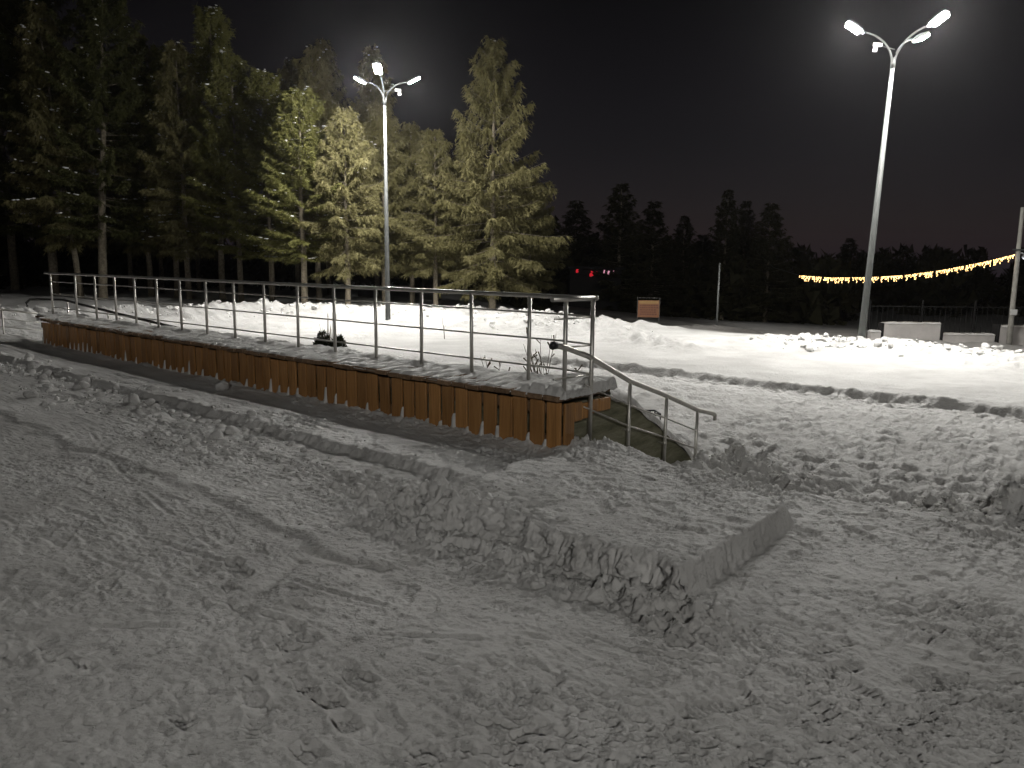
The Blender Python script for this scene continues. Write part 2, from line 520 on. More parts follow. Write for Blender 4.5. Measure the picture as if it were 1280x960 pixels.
def steps(lo, parts, hi, growth):
    """axis with chosen spacings inside and growing ones outside"""
    mid = np.concatenate([np.arange(a, b, st) for a, b, st in parts])
    right = []; x = mid[-1]; st = parts[-1][2]
    while x < hi:
        st *= growth; x += st; right.append(x)
    left = []; x = mid[0]; st = parts[0][2]
    while x > lo:
        st *= growth; x -= st; left.append(x)
    return np.array(left[::-1] + list(mid) + right)
sx = steps(-40, [(-3.0, -0.3, 0.0145), (-0.3, 4.3, 0.0085)], 14, 1.025)
ox = np.concatenate([steps(-45, [(-4.95, -2.75, 0.0080), (-2.75, -1.85, 0.0085), (-1.85, 0.21, 0.0140)], -50, 1.07)])
ox = ox[ox < 0.215]
S, O = np.meshgrid(sx, ox, indexing='ij')
TZ, _cd, _band, _rf = terrace_height(S, O)
boot_prints(S, O, TZ)
_nf = 0.045 * fbm(S * 9, TZ * 26, 4, 151, 0.6) + 0.02 * gnoise(S * 28, TZ * 50, 155)       # broken faces of the snow slab
_nr = 0.010 * fbm(O * 5, TZ * 45, 4, 153, 0.65)
O = O + np.where(_rf, 0, sstep(0.05, 0.6, _band) * _nf); S = S + np.where(_rf, sstep(0.05, 0.6, _band) * _nr, 0)
TZ[:, -1] = -1.4; O[:, -1] = O[:, -2] + 0.004            # the terrace's outer face
XY = C0[None, None, :] + S[..., None] * UV + O[..., None] * NV
tv = np.dstack([XY, TZ]).reshape(-1, 3)
terrace = link('terrace', mesh_np('terrace', tv, grid_faces(len(sx), len(ox)), 'trodden_snow', True))
tag(terrace, kind='structure')

# ================================================================== ground beyond
BANK_L = [(-30, 24.5), (-24, 27.5), (-16, 31), (-11, 32.8), (-6, 33.4), (-1, 31.2), (1.6, 28.2), (2.6, 27.0)]
BANK_R = [(8.2, 23.2), (10.5, 22.0), (14.0, 18.6), (18.0, 15.2), (24.0, 10.5)]

def ground_height(s, o, x, y):
    plaza = -0.85 + 0.02 * fbm(s * 0.6, o * 0.6, 3, 205)
    field = -0.69 + 0.04 * fbm(s * 0.35, o * 0.35, 3, 207)
    ledge_o = 9.9 + 0.08 * fbm(s * 0.7, s * 0.0 + 0.5, 3, 209) + 0.03 * fbm(s * 3.0, s * 0 + 2.2, 3, 211, 0.6) + 0.02 * fbm(s * 7, o * 7, 3, 212, 0.6)
    led = sstep(-0.05, 0.14, o - ledge_o)
    soft = sstep(1.2, 11.0, o)
    k = sstep(-10.5, -8.0, s)
    f = k * led + (1 - k) * soft
    z = plaza * (1 - f) + field * f
    rough_p = (1 - f)
    near = sstep(11.0, 4.0, o)
    z = z + rough_p * (0.032 * fbm(s * 3.2, o * 3.2, 5, 221, 0.68) + 0.014 * ridged(s * 4, o * 6, 3, 223) + 0.035 * sstep(0.05, 0.3, fbm(s * 2.2, o * 3.4, 4, 227, 0.6)) - 0.03 * sstep(0.22, 0.4, fbm(s * 3.4, o * 4.6, 4, 229, 0.6))) * (0.75 + 0.5 * near)
    # lip of clods on the ledge
    lip = np.exp(-((o - ledge_o - 0.12) / 0.22) ** 2) * k
    z = z + lip * 0.05 * np.clip(fbm(s * 3.2, o * 3.2, 3, 225) + 0.25, 0, 1)
    # stairs buried in trampled snow, on both ends of the bench
    def stair(zz):
        q = 0.35 * (o - 0.22)
        st = np.round(q / 0.17) * 0.17
        return np.maximum(-(0.75 * q + 0.25 * st) - 0.03, zz - 0.0)
    sm = sstep(-0.20, -0.12, s)
    sl = sstep(-14.3, -14.6, s)
    w = np.maximum(sm, sl)
    zs = stair(z) + 0.02 * fbm(s * 3, o * 3, 4, 231) * sstep(0.2, 0.6, o)
    z = z * (1 - w) + np.where(o > 0.1, np.minimum(zs, -0.02), -1.0) * w
    # snow heaped beside the stair wall, and the shovelled pile at the right
    def heap(cs, co, rs, ro, h, sd, fr=2.2, am=0.9):
        d = ((s - cs) / rs) ** 2 + ((o - co) / ro) ** 2
        out = np.zeros_like(s); k_ = d < 7
        if k_.any():
            out[k_] = np.exp(-d[k_]) * h * np.clip(1 + am * fbm(s[k_] * fr, o[k_] * fr, 4, sd), 0.1, 3)
        return out
    z = z + heap(0.30, 2.9, 0.34, 0.6, 0.24, 241, 4.5, 0.8) + heap(0.12, 2.0, 0.2, 0.6, 0.12, 243, 5)
    z = z + heap(0.75, 3.3, 0.7, 0.9, 0.13, 245, 3.0, 1.2)
    z = z + heap(3.5, 1.05, 0.75, 0.48, 0.30, 247, 3.0, 0.6) + heap(4.5, 1.1, 0.7, 0.50, 0.10, 249, 3.0, 0.6)
    z = z + heap(2.75, 1.75, 0.6, 0.45, 0.12, 251, 4.0, 1.3) + heap(3.6, 2.3, 1.1, 0.5, 0.13, 253, 3.5, 1.3)
    z = z + heap(1.4, 2.6, 0.35, 0.5, 0.05, 255, 5.0, 1.5)
    k_ = (s > 1.8) & (s < 5.6) & (o > 0.3) & (o < 3.2)
    if k_.any():                                   # blocky broken surface of that pile
        sa, oa = s[k_], o[k_]
        m_ = np.exp(-((sa - 3.9) / 0.95) ** 2 - ((oa - 1.25) / 0.62) ** 2)
        blk = fbm(sa * 5, oa * 5, 4, 261, 0.6)
        z[k_] += m_ * (0.085 * (sstep(-0.05, 0.12, blk) + sstep(0.25, 0.4, blk)) + 0.03 * ridged(sa * 9, oa * 9, 3, 263) - 0.08)
    # churned patches on the plaza
    ch = sstep(0.0, 0.5, fbm(s * 0.35 + 4, o * 0.35, 3, 257)) * rough_p * sstep(1.5, 3, o)
    z = z + ch * 0.035 * np.clip(fbm(s * 5, o * 5, 3, 259), -0.2, 1)
    # banks thrown up round the field
    def bank(pts, width, h, sd):
        d = polydist(x, y, pts)
        out = np.zeros_like(x); k_ = d < 3.2 * width
        if k_.any():
            xa, ya = x[k_], y[k_]
            dd = d[k_] * (1 + 0.35 * fbm(xa * 0.5, ya * 0.5, 3, sd))
            lum = 1 + 0.5 * fbm(xa * 0.6, ya * 0.6, 3, sd + 1) + 0.34 * ridged(xa * 1.5, ya * 1.5, 4, sd + 2) + 0.25 * fbm(xa * 4, ya * 4, 3, sd + 3) - 0.25
            out[k_] = np.exp(-(dd / width) ** 2) * h * np.clip(lum, 0.1, 2.2)
        return out
    z = z + bank(BANK_L, 2.0, 0.44, 261) + bank(BANK_R, 1.6, 0.24, 271)
    z = z + heap(*to_so(4.0, 22.6), 1.5, 0.75, 0.26, 281, 2.5, 0.9)      # dirty heap on the field
    z = z + heap(*to_so(17.4, 32.9), 1.6, 0.9, 0.34, 285, 1.5, 0.5) + heap(*to_so(20.5, 33.0), 1.4, 0.9, 0.2, 287, 1.5, 0.5)
    z = z + heap(*to_so(8.6, 31.5), 2.0, 1.3, 0.30, 283, 1.5, 0.5)
    # beyond the banks the land drops towards a road, and stays level under the wood at the left
    beyond = np.where(x < 3, y - (27.4 - 0.55 * (x - 2.0).clip(-8, 2)), o - 19.4)
    left = sstep(3.0, -6.0, x)
    drop = sstep(0.0, 9.0, beyond)
    z = z - drop * (1 - left) * (0.55 + 0.45 * sstep(2, 14, x)) - sstep(14, 40, beyond) * (1 - left) * 1.2
    z = z + left * sstep(0.5, 10, beyond) * 0.25 + left * 0.10 * fbm(x * 0.5, y * 0.5, 3, 291) * sstep(0, 3, beyond)
    slush = sstep(0.6, 2.2, beyond + 0.5 * fbm(x * 0.8, y * 0.8, 3, 293)) * (1 - left)
    slush *= 1 - 0.8 * sstep(26.5, 28.5, o + 0.6 * fbm(x * 0.6, y * 0.6, 2, 295)) * sstep(10, 14, x)
    return z, slush

gs = steps(-420, [(-13, -1.0, 0.075), (-1.0, 5.2, 0.028), (5.2, 9, 0.07)], 420, 1.022)
go1 = np.concatenate([np.arange(0.14, 3.2, 0.03), np.arange(3.2, 5.0, 0.045)]); go2 = np.concatenate([np.arange(5.0, 9.6, 0.085), np.arange(9.6, 10.3, 0.03), np.arange(10.3, 24.0, 0.085)])
tail = []; xx = go2[-1]; st = 0.082
while xx < 420:
    st *= 1.05; xx += st; tail.append(xx)
go = np.concatenate([np.array([-420, -200, -100, -50, -20, -5, 0.02, 0.08]), go1, go2, np.array(tail)])
S, O = np.meshgrid(gs, go, indexing='ij')
XY = C0[None, None, :] + S[..., None] * UV + O[..., None] * NV
GZ, SL = ground_height(S, O, XY[..., 0], XY[..., 1])
GZ[:, :8] = -1.6
gme = mesh_np('ground', np.dstack([XY, GZ]).reshape(-1, 3), grid_faces(len(gs), len(go)), 'ground_snow', True)
at = gme.attributes.new('slush', 'FLOAT', 'POINT')
at.data.foreach_set('value', SL.astype(np.float32).ravel())
ground = link('ground', gme)
tag(ground, kind='structure')

def ground_zs(x, y):
    x = np.atleast_1d(np.asarray(x, float)); y = np.atleast_1d(np.asarray(y, float))
    s, o = to_so(x, y)
    return ground_height(s, o, x, y)[0]

def ground_z(x, y):
    return float(ground_zs(x, y)[0])

def settle(items):
    """put (x, y, None, radius) items on the ground in one go"""
    zs = ground_zs([q[0] for q in items], [q[1] for q in items])
    return [(q[0], q[1], float(z) + 0.1 * q[3] if q[2] is None else q[2], q[3]) for q, z in zip(items, zs)]

def terrace_z(s, o):
    i = min(max(int(np.searchsorted(sx, s)), 0), len(sx) - 1); j = min(max(int(np.searchsorted(ox, o)), 0), len(ox) - 2)
    return float(TZ[i, j])

# ================================================================== wooden bench
bench = empty('wooden_bench', P(0, 0, 0), YAW)
tag(bench, 'long low bench clad in orange brown upright slats with snow on its deck', 'bench')
BL = 13.1
def slat_variant(w, h, t, seed):
    g = Geo(); r = random.Random(seed)
    g.box((0, 0, h / 2), (w / 2, t / 2, h / 2))
    k = r.uniform(-0.006, 0.006)
    g.v = [(x + (k if z > h / 2 else 0), y, z) for x, y, z in g.v]
    return g.mesh('slat', 'slat_wood', bevel=0.004)
slat_meshes = [slat_variant(0.162 + 0.003 * i, 0.53, 0.026, i) for i in range(-2, 3)]
rb = random.Random(3)
PITCH_S = 0.199
n_sl = int(BL / PITCH_S)
slat_gaps = []
for i in range(n_sl):
    s = -0.085 - i * PITCH_S
    link('slat', slat_meshes[rb.randrange(5)], bench, (s + rb.uniform(-.006, .006), 0.013 + rb.uniform(-.004, .004), -0.10 + rb.uniform(-.015, .01)),
         (rb.uniform(-.012, .012), rb.uniform(-.012, .012), rb.uniform(-.02, .02)))
    slat_gaps.append(s - PITCH_S / 2)
# end cladding: one full slat by the corner, short boards further back
g = Geo().box((0, 0, 0.265), (0.013, 0.072, 0.265))
link('end_slat', g.mesh('end_slat', 'slat_wood', bevel=0.004), bench, (0.013, 0.104, -0.10))
for k, (o, w, hh, zz) in enumerate([(0.245, 0.055, 0.090, 0.33), (0.36, 0.055, 0.075, 0.325), (0.50, 0.075, 0.065, 0.345), (0.68, 0.095, 0.062, 0.345)]):
    g = Geo().box((0, 0, 0), (0.012, w, hh))
    link('end_board', g.mesh('end_board', 'slat_wood', bevel=0.004), bench, (0.012 + 0.002 * (k % 2), o, zz), (rb.uniform(-.05, .05), 0, 0))
# frame behind the slats
g = Geo().box((-BL / 2, 0.06, 0.36), (BL / 2 - 0.03, 0.025, 0.05)).box((-BL / 2, 0.06, 0.06), (BL / 2 - 0.03, 0.025, 0.05)).box((-BL / 2, 0.72, 0.36), (BL / 2 - 0.03, 0.025, 0.05))
link('frame_beam', g.mesh('frame_beam', 'deck_wood'), bench)
g = Geo().box((-BL / 2 - 0.1, 0.45, -0.35), (BL / 2, 0.30, 0.70))
link('core_wall', g.mesh('core_wall', 'concrete'), bench)
# deck boards laid across
deck_meshes = []
for i in range(5):
    g = Geo().box((0, 0.385, 0), (0.083 + 0.002 * i, 0.425, 0.024))
    deck_meshes.append(g.mesh('deck_board', 'deck_wood', bevel=0.005))
DK = 0.474
end_mesh = Geo().box((0, 0.55, 0), (0.089, 0.26, 0.019)).mesh('deck_board', 'deck_wood', bevel=0.005)
deck_seams = []
for i in range(n_sl + 6):
    s = -0.09 - i * PITCH_S
    me = deck_meshes[rb.randrange(5)] if i < n_sl else end_mesh
    link('deck_board', me, bench, (s, rb.uniform(-.022, .016), DK + rb.uniform(-.009, .008)), (rb.uniform(-.014, .014), rb.uniform(-.035, .035), rb.uniform(-.014, .014)))
    deck_seams.append(s - PITCH_S / 2)
# snow lying on the deck, cracked along the board gaps
ss = np.arange(-BL - 1.0, 0.085, 0.022); oo = np.arange(-0.030, 0.845, 0.02)
S, O = np.meshgrid(ss, oo, indexing='ij')
ph = np.abs(((-S - 0.09 + PITCH_S / 2) % PITCH_S) - PITCH_S / 2 - 0.0)
seam = np.abs(((-S - 0.09) / PITCH_S + 0.5) % 1.0); seam = np.minimum(seam, 1 - seam) * PITCH_S
h = 0.018 + 0.020 * fbm(S * 1.6, O * 2.5, 4, 301) + 0.008 * fbm(S * 9, O * 9, 3, 303)
h -= 0.060 * np.exp(-(seam / 0.020) ** 2) * sstep(0.75, 0.1, O + 0.25 * gnoise(S * 2.5, O * 2, 305))
h += 0.035 * sstep(0.38, 0.6, O) * np.clip(0.6 + fbm(S * 1.3, O * 3, 3, 307), 0, 2)
h += sstep(-0.55, -0.35, S + 0.1 * fbm(O * 4, S * 2, 2, 309)) * (0.065 + 0.015 * fbm(S * 5, O * 5, 3, 311))
for k in range(17):
    h += 0.035 * np.exp(-((S + 0.07 + 0.81 * k) ** 2 + (O - 0.5) ** 2) / 0.07 ** 2)
edge = np.minimum(np.minimum(O + 0.030 - 0.05 * np.clip(fbm(S * 3.0, S * 0 + 0.4, 3, 315), 0, 1) * sstep(-0.4, -0.8, S), 0.845 - O), 0.075 - S)
h = h * sstep(-0.002, 0.045, edge + 0.012 * gnoise(S * 14, O * 14, 313)) - 0.02 * (edge < 0.01)
h = np.where((S < -BL - 0.0) & (O < 0.3), -0.05, h)
sv = np.dstack([S, O, 0.497 + h]).reshape(-1, 3)
link('snow_layer', mesh_np('snow_layer', sv, grid_faces(len(ss), len(oo)), 'plain_snow', True), bench)

# snow squeezed between the slats and drifted along their feet
g = Geo()
rs = random.Random(12)
for sg in slat_gaps:
    hh = rs.choice([0.03, 0.05, 0.08, 0.12, 0.2]) * rs.uniform(0.5, 1.2)
    b = len(g.v); z0 = -0.05
    wv = rs.uniform(0.018, 0.032)
    for dz, ww, d in ((0, wv * 1.15, 0.03), (hh * 0.3, wv * 0.85, 0.016), (hh * 0.75, wv * 0.6, 0.008), (hh, wv * 0.2, 0.0)):
        j = rs.uniform(-.006, .006)
        g.v += [tuple(P(sg - ww + j, -d, z0 + 0.04 + dz)), tuple(P(sg + ww + j, -d, z0 + 0.04 + dz)), tuple(P(sg + ww + j, 0.05, z0 + 0.04 + dz)), tuple(P(sg - ww + j, 0.05, z0 + 0.04 + dz))]
    for L in range(3):
        for k in range(4):
            k2 = (k + 1) % 4
            g.f.append((b + L * 4 + k, b + L * 4 + k2, b + L * 4 + 4 + k2, b + L * 4 + 4 + k))
    g.f.append((b + 12, b + 13, b + 14, b + 15))
o = link('snow_wedges', g.mesh('snow_wedges', 'plain_snow', True))
tag(o, 'small white wedges of snow squeezed between the feet of the bench slats', 'snow', kind='stuff')

# ================================================================== steel railing on the bench
rail = empty('railing', P(-0.07, 0.5, 0.5), YAW)
tag(rail, 'long stainless steel railing with three thin bars standing on the wooden bench', 'railing')
def RL(s, o, z):
    return (s + 0.07, o - 0.5, z - 0.5)
RZ = 1.375
posts_s = [-0.8, -1.6, -2.4, -3.21, -4.03, -4.85, -5.66, -6.48, -7.31, -8.13, -8.96, -9.8, -10.62, -11.5, -12.45, -13.75]
pm = Geo().tube([(0, 0, 0), (0, 0, RZ - 0.49)], 0.0200, 12).tube([(0, 0, 0), (0, 0, 0.012)], 0.045, 12).mesh('post', 'steel', True)
for s in posts_s:
    link('post', pm, rail, RL(s, 0.5, 0.49), (0.004 * math.sin(s * 3), 0.006 * math.sin(s * 5), 0))
link('post', Geo().tube([(0, 0, 0), (0, 0, RZ + 0.03)], 0.0205, 12).mesh('post', 'steel', True), rail, RL(0.045, 0.40, -0.03))
link('post', Geo().tube([(0, 0, 0), (0, 0, RZ - 0.49)], 0.0205, 12).mesh('post', 'steel', True), rail, RL(-0.015, 0.06, 0.49))
tr = Geo().tube([RL(-14.05, 0.5, RZ), RL(-7, 0.5, RZ), RL(-0.35, 0.5, RZ), RL(-0.05, 0.46, RZ), RL(0.05, 0.42, RZ)], 0.0220, 12)
link('top_rail', tr.mesh('top_rail', 'steel', True), rail)
for z in (1.205, 0.945, 0.665):
    b_ = Geo().tube([RL(-13.8, 0.515, z), RL(-7, 0.515, z), RL(-0.35, 0.515, z), RL(0.04, 0.42, z)], 0.0100, 8)
    link('bar', b_.mesh('bar', 'steel', True), rail)
    b_ = Geo().tube([RL(0.04, 0.41, z), RL(-0.02, -0.10, z)], 0.0085, 8)
    link('return_bar', b_.mesh('return_bar', 'steel', True), rail)
link('return_rail', Geo().tube([RL(0.045, 0.44, RZ + 0.006), RL(-0.02, -0.14, RZ + 0.006)], 0.0235, 12).mesh('return_rail', 'steel', True), rail)
link('end_cap', Geo().tube([RL(0.045, 0.435, RZ + 0.006), RL(0.05, 0.455, RZ + 0.006)], [0.029, 0.024], 12).mesh('end_cap', 'steel', True), rail)

# ================================================================== stair wall and handrail
wall = empty('stair_wall', P(-0.15, 0.2, -0.9), YAW)
tag(wall, 'mossy olive concrete wall sloping down beside the buried stairs', 'wall')
prof = [(0.17, 0.40), (0.80, 0.40), (1.05, 0.36), (1.30, 0.26), (1.55, 0.11), (1.81, -0.05), (2.10, -0.22), (2.38, -0.39), (2.62, -0.55), (2.80, -0.70), (2.86, -0.84), (2.86, -1.5), (0.17, -1.5)]
g = Geo()
for sd in (-0.13, 0.11):
    for (oo_, zz) in prof: g.v.append((sd, oo_ - 0.2, zz + 0.9))
npf = len(prof)
g.f.append(tuple(range(npf))); g.f.append(tuple(range(npf, 2 * npf))[::-1])
for k in range(npf):
    g.f.append((k, (k + 1) % npf, npf + (k + 1) % npf, npf + k))
link('concrete_body', g.mesh('concrete_body', 'concrete', bevel=0.012), wall)
# thick rounded snow along its top
cap_pts = [p for p in prof[1:10]]
oc = np.linspace(0.82, 2.84, 90); zc = np.interp(oc, [p[0] for p in cap_pts], [p[1] for p in cap_pts])
nc = 14
V = []
for o_, z_ in zip(oc, zc):
    for k in range(nc):
        t = math.pi * k / (nc - 1)
        x = -0.01 - 0.15 * math.cos(t)
        tk = 0.085 * math.sin(t) ** 0.6 if 0 < k < nc - 1 else -0.03
        V.append((x, o_ - 0.2, z_ + 0.9 + tk))
V = np.array(V)
V[:, 2] += 0.025 * fbm(V[:, 0] * 5, V[:, 1] * 3.5, 3, 321); V[:, 0] += 0.018 * fbm(V[:, 1] * 6, V[:, 2] * 6, 3, 323)
link('snow_cap', mesh_np('snow_cap', V, grid_faces(len(oc), nc), 'plain_snow', True), wall)

hand = empty('stair_handrail', P(0.04, 0.4, 0.0), YAW)
tag(hand, 'stainless steel handrail with two bars running down beside the olive stair wall', 'handrail')
def HL(o, z): return (0.0, o - 0.4, z)
hz = [(0.36, 0.84), (1.10, 0.525), (1.86, 0.28), (2.60, 0.02)]
for (o_, zt), zb in zip(hz[1:], (-0.45, -0.62, -0.9)):
    link('post', Geo().tube([HL(o_, zb), HL(o_, zt)], 0.0195, 12).mesh('post', 'steel', True), hand)
link('hand_grip', Geo().tube([HL(-0.17, 0.985), HL(-0.02, 0.955), HL(0.36, 0.84), HL(1.10, 0.525), HL(1.86, 0.28), HL(2.60, 0.02), HL(3.02, -0.085), HL(3.06, -0.11), HL(3.07, -0.17)], 0.0265, 12).mesh('hand_grip', 'steel', True), hand)
link('black_cap', Geo().tube([HL(-0.215, 0.965), HL(-0.19, 0.985), HL(-0.155, 0.982)], [0.024, 0.037, 0.034], 12).mesh('black_cap', 'black_plastic', True), hand)
for dz in (-0.255, -0.47):
    link('bar', Geo().tube([HL(o_ - (0.06 if k == 0 else -0.02), z_ + dz) for k, (o_, z_) in enumerate(hz)], 0.0085, 8).mesh('bar', 'steel', True), hand)
for o_, z_ in ((1.10, 0.02), (1.86, -0.25)):
    link('bracket', Geo().tube([(-0.10, o_ - 0.4, z_), (0, o_ - 0.4, z_)], 0.010, 8).tube([(-0.001, o_ - 0.4, z_ - 0.02), (0.0, o_ - 0.4, z_ + 0.02)], 0.024, 8).mesh('bracket', 'steel', True), hand)

# railings of the far stairs, behind and beyond the bench's far end
fr = empty('far_handrail', (-11.9, 16.6, 0.0))
tag(fr, 'dark steel stair handrail with two bars at the bench far end by the left edge', 'handrail')
def rel(o, p): return tuple(Vector(p) - o.location)
A, B = Vector((-12.1, 16.4, 0.72)), Vector((-10.15, 18.0, 0.30))
for dz, r in ((0, 0.022), (-0.20, 0.0085), (-0.38, 0.0085)):
    link('hand_grip' if dz == 0 else 'bar', Geo().tube([rel(fr, A + Vector((0, 0, dz))), rel(fr, B + Vector((0, 0, dz)))], r, 8).mesh('bar', 'steel', True), fr)
for t in (0.0, 0.40, 0.95):
    q = A.lerp(B, t)
    link('post', Geo().tube([rel(fr, q + Vector((0, 0, -0.95))), rel(fr, q)], 0.018, 8).mesh('post', 'steel', True), fr)
fr = empty('ramp_handrail', (-9.9, 17.0, -0.3))
tag(fr, 'black ramp handrail with rounded end seen over the far end of the bench', 'handrail')
pts = [(-10.78, 17.1, 0.62), (-10.80, 17.1, 0.70), (-10.70, 17.08, 0.775), (-10.5, 17.05, 0.79), (-9.9, 17.0, 0.78), (-9.0, 16.25, 0.70), (-5.95, 13.7, 0.47)]
link('hand_grip', Geo().tube([rel(fr, p) for p in pts], 0.026, 10).mesh('hand_grip', 'dark_rail', True), fr)
for p in ((-9.8, 16.95, 0.77), (-8.2, 15.58, 0.64), (-6.8, 14.4, 0.54)):
    link('post', Geo().tube([rel(fr, (p[0], p[1], -0.9)), rel(fr, p)], 0.018, 8).mesh('post', 'steel', True), fr)
pts2 = [(-10.3, 17.05, 0.52), (-9.8, 16.95, 0.48), (-5.95, 13.7, 0.18)]
link('bar', Geo().tube([rel(fr, p) for p in pts2], 0.009, 8).mesh('bar', 'dark_rail', True), fr)

# ================================================================== loose snow
ico = bmesh.new(); bmesh.ops.create_icosphere(ico, subdivisions=2, radius=1.0)
IV = np.array([v.co[:] for v in ico.verts]); IF = np.array([[v.index for v in f.verts] for f in ico.faces]); ico.free()
ico = bmesh.new(); bmesh.ops.create_icosphere(ico, subdivisions=1, radius=1.0)
IV1 = np.array([v.co[:] for v in ico.verts]); IF1 = np.array([[v.index for v in f.verts] for f in ico.faces]); ico.free()

def clods(name, items, mat, seed):
    """items: (x, y, z, radius). Lumpy, partly squared pieces of broken crust"""
    rg = np.random.default_rng(seed); V = []; F = []; nv = 0
    for (x, y, z, r) in items:
        iv, fi = (IV, IF) if r > 0.03 else (IV1, IF1)
        q = np.sign(iv) * np.abs(iv) ** rg.uniform(0.6, 1.0)
        q = q * rg.uniform(0.6, 1.25, 3) * np.array([1, 1, 0.75])
        for k in range(5):
            d = rg.normal(size=3); d /= np.linalg.norm(d)
            lim = rg.uniform(0.25, 0.7)
            over = np.clip(q @ d - lim, 0, None)
            q = q - over[:, None] * d * 0.9
        q = q * (1 + 0.07 * rg.normal(size=(len(q), 1)))
        a, b = rg.uniform(0, 6.28), rg.uniform(-0.5, 0.5)
        R1 = np.array([[math.cos(a), -math.sin(a), 0], [math.sin(a), math.cos(a), 0], [0, 0, 1]])
        R2 = np.array([[1, 0, 0], [0, math.cos(b), -math.sin(b)], [0, math.sin(b), math.cos(b)]])
        V.append((q @ R2.T @ R1.T) * r + np.array([x, y, z])); F.append(fi + nv); nv += len(q)
    o = link(name, mesh_np(name, np.vstack(V), np.vstack(F), mat, True))
    return o

items = []
rc = random.Random(31)
n = 0
while n < 800:
    s, o = rc.uniform(-10, 2.7), rc.uniform(-3.0, -1.1)
    d = float(clod_density(np.array([s]), np.array([o]))[0])
    if rc.random() > d ** 1.3: continue
    r = min(0.008 * rc.paretovariate(1.4), 0.07 if s < -2 else 0.05)
    p = P(s, o); items.append((p.x, p.y, terrace_z(s, o) - 0.05 * r, r)); n += 1
for k in range(420):                              # stray crumbs over the trodden snow
    s, o = rc.uniform(-4, 4.3), rc.uniform(-4.8, -0.2)
    r = min(0.005 * rc.paretovariate(2.2), 0.02); p = P(s, o); items.append((p.x, p.y, terrace_z(s, o) + 0.2 * r, r))
for (s, o, r) in ((-9.6, -1.3, 0.10), (-8.9, -1.45, 0.13), (-8.2, -1.5, 0.11), (-6.9, -1.5, 0.11), (-6.6, -1.6, 0.09), (-5.0, -1.65, 0.15), (-4.75, -1.6, 0.10), (-5.4, -0.32, 0.10), (-6.4, -2.3, 0.08)):
    p = P(s, o); items.append((p.x, p.y, terrace_z(s, o) + 0.03, r))
for k in range(70):                               # bigger lumps along the shovelled strip
    s, o = rc.uniform(-10.5, -2.2), -1.62 + rc.gauss(0, 0.2)
    r = rc.uniform(0.03, 0.10) * rc.uniform(0.6, 1.0); p = P(s, o); items.append((p.x, p.y, terrace_z(s, o) - 0.1 * r, r))
tag(clods('snow_clods', items, 'trodden_snow', 1), 'broken lumps of crusty snow strewn over the terrace', 'snow', kind='stuff')
items = []
for (cs, co, rs_, ro, n, rm) in ((3.45, 1.05, 0.55, 0.36, 520, 0.032), (4.3, 1.05, 0.55, 0.40, 460, 0.034), (2.7, 1.9, 0.6, 0.4, 300, 0.03), (3.6, 2.4, 0.9, 0.4, 300, 0.032), (1.6, 2.2, 0.6, 0.5, 140, 0.03), (0.5, 3.0, 0.4, 0.6, 360, 0.035), (0.15, 0.32, 0.16, 0.13, 50, 0.05), (0.14, 1.6, 0.07, 0.5, 40, 0.06)):
    for k in range(n):
        s, o = rc.gauss(cs, rs_ * 0.8), rc.gauss(co, ro * 0.8)
        if o < 0.25 and s > 0.5: continue
        if s < 0.06 and o > -0.1: s = 0.06 + rc.random() * 0.1
        p = P(s, o); r = min(0.013 * rc.paretovariate(1.35), rm)
        items.append((p.x, p.y, None if o > 0.22 else terrace_z(s, o) + 0.1 * r, r))
tag(clods('snow_pile', settle(items), 'plain_snow', 2), 'shovelled heaps of snow chunks beside the stairs below the terrace', 'snow', kind='stuff')
items = []
for pts, n, w_ in ((BANK_L, 800, 1.1), (BANK_R, 500, 0.8)):
    for k in range(n):
        i = rc.randrange(len(pts) - 1); t = rc.random()
        x = pts[i][0] * (1 - t) + pts[i + 1][0] * t + rc.gauss(0, w_); y = pts[i][1] * (1 - t) + pts[i + 1][1] * t + rc.gauss(0, w_)
        r = min(0.035 * rc.paretovariate(1.7), 0.13)
        items.append((x, y, None, r))
tag(clods('snow_bank_lumps', settle(items), 'fresh_snow', 3), 'rough white lumps of ploughed snow along the banks round the field', 'snow', kind='stuff')

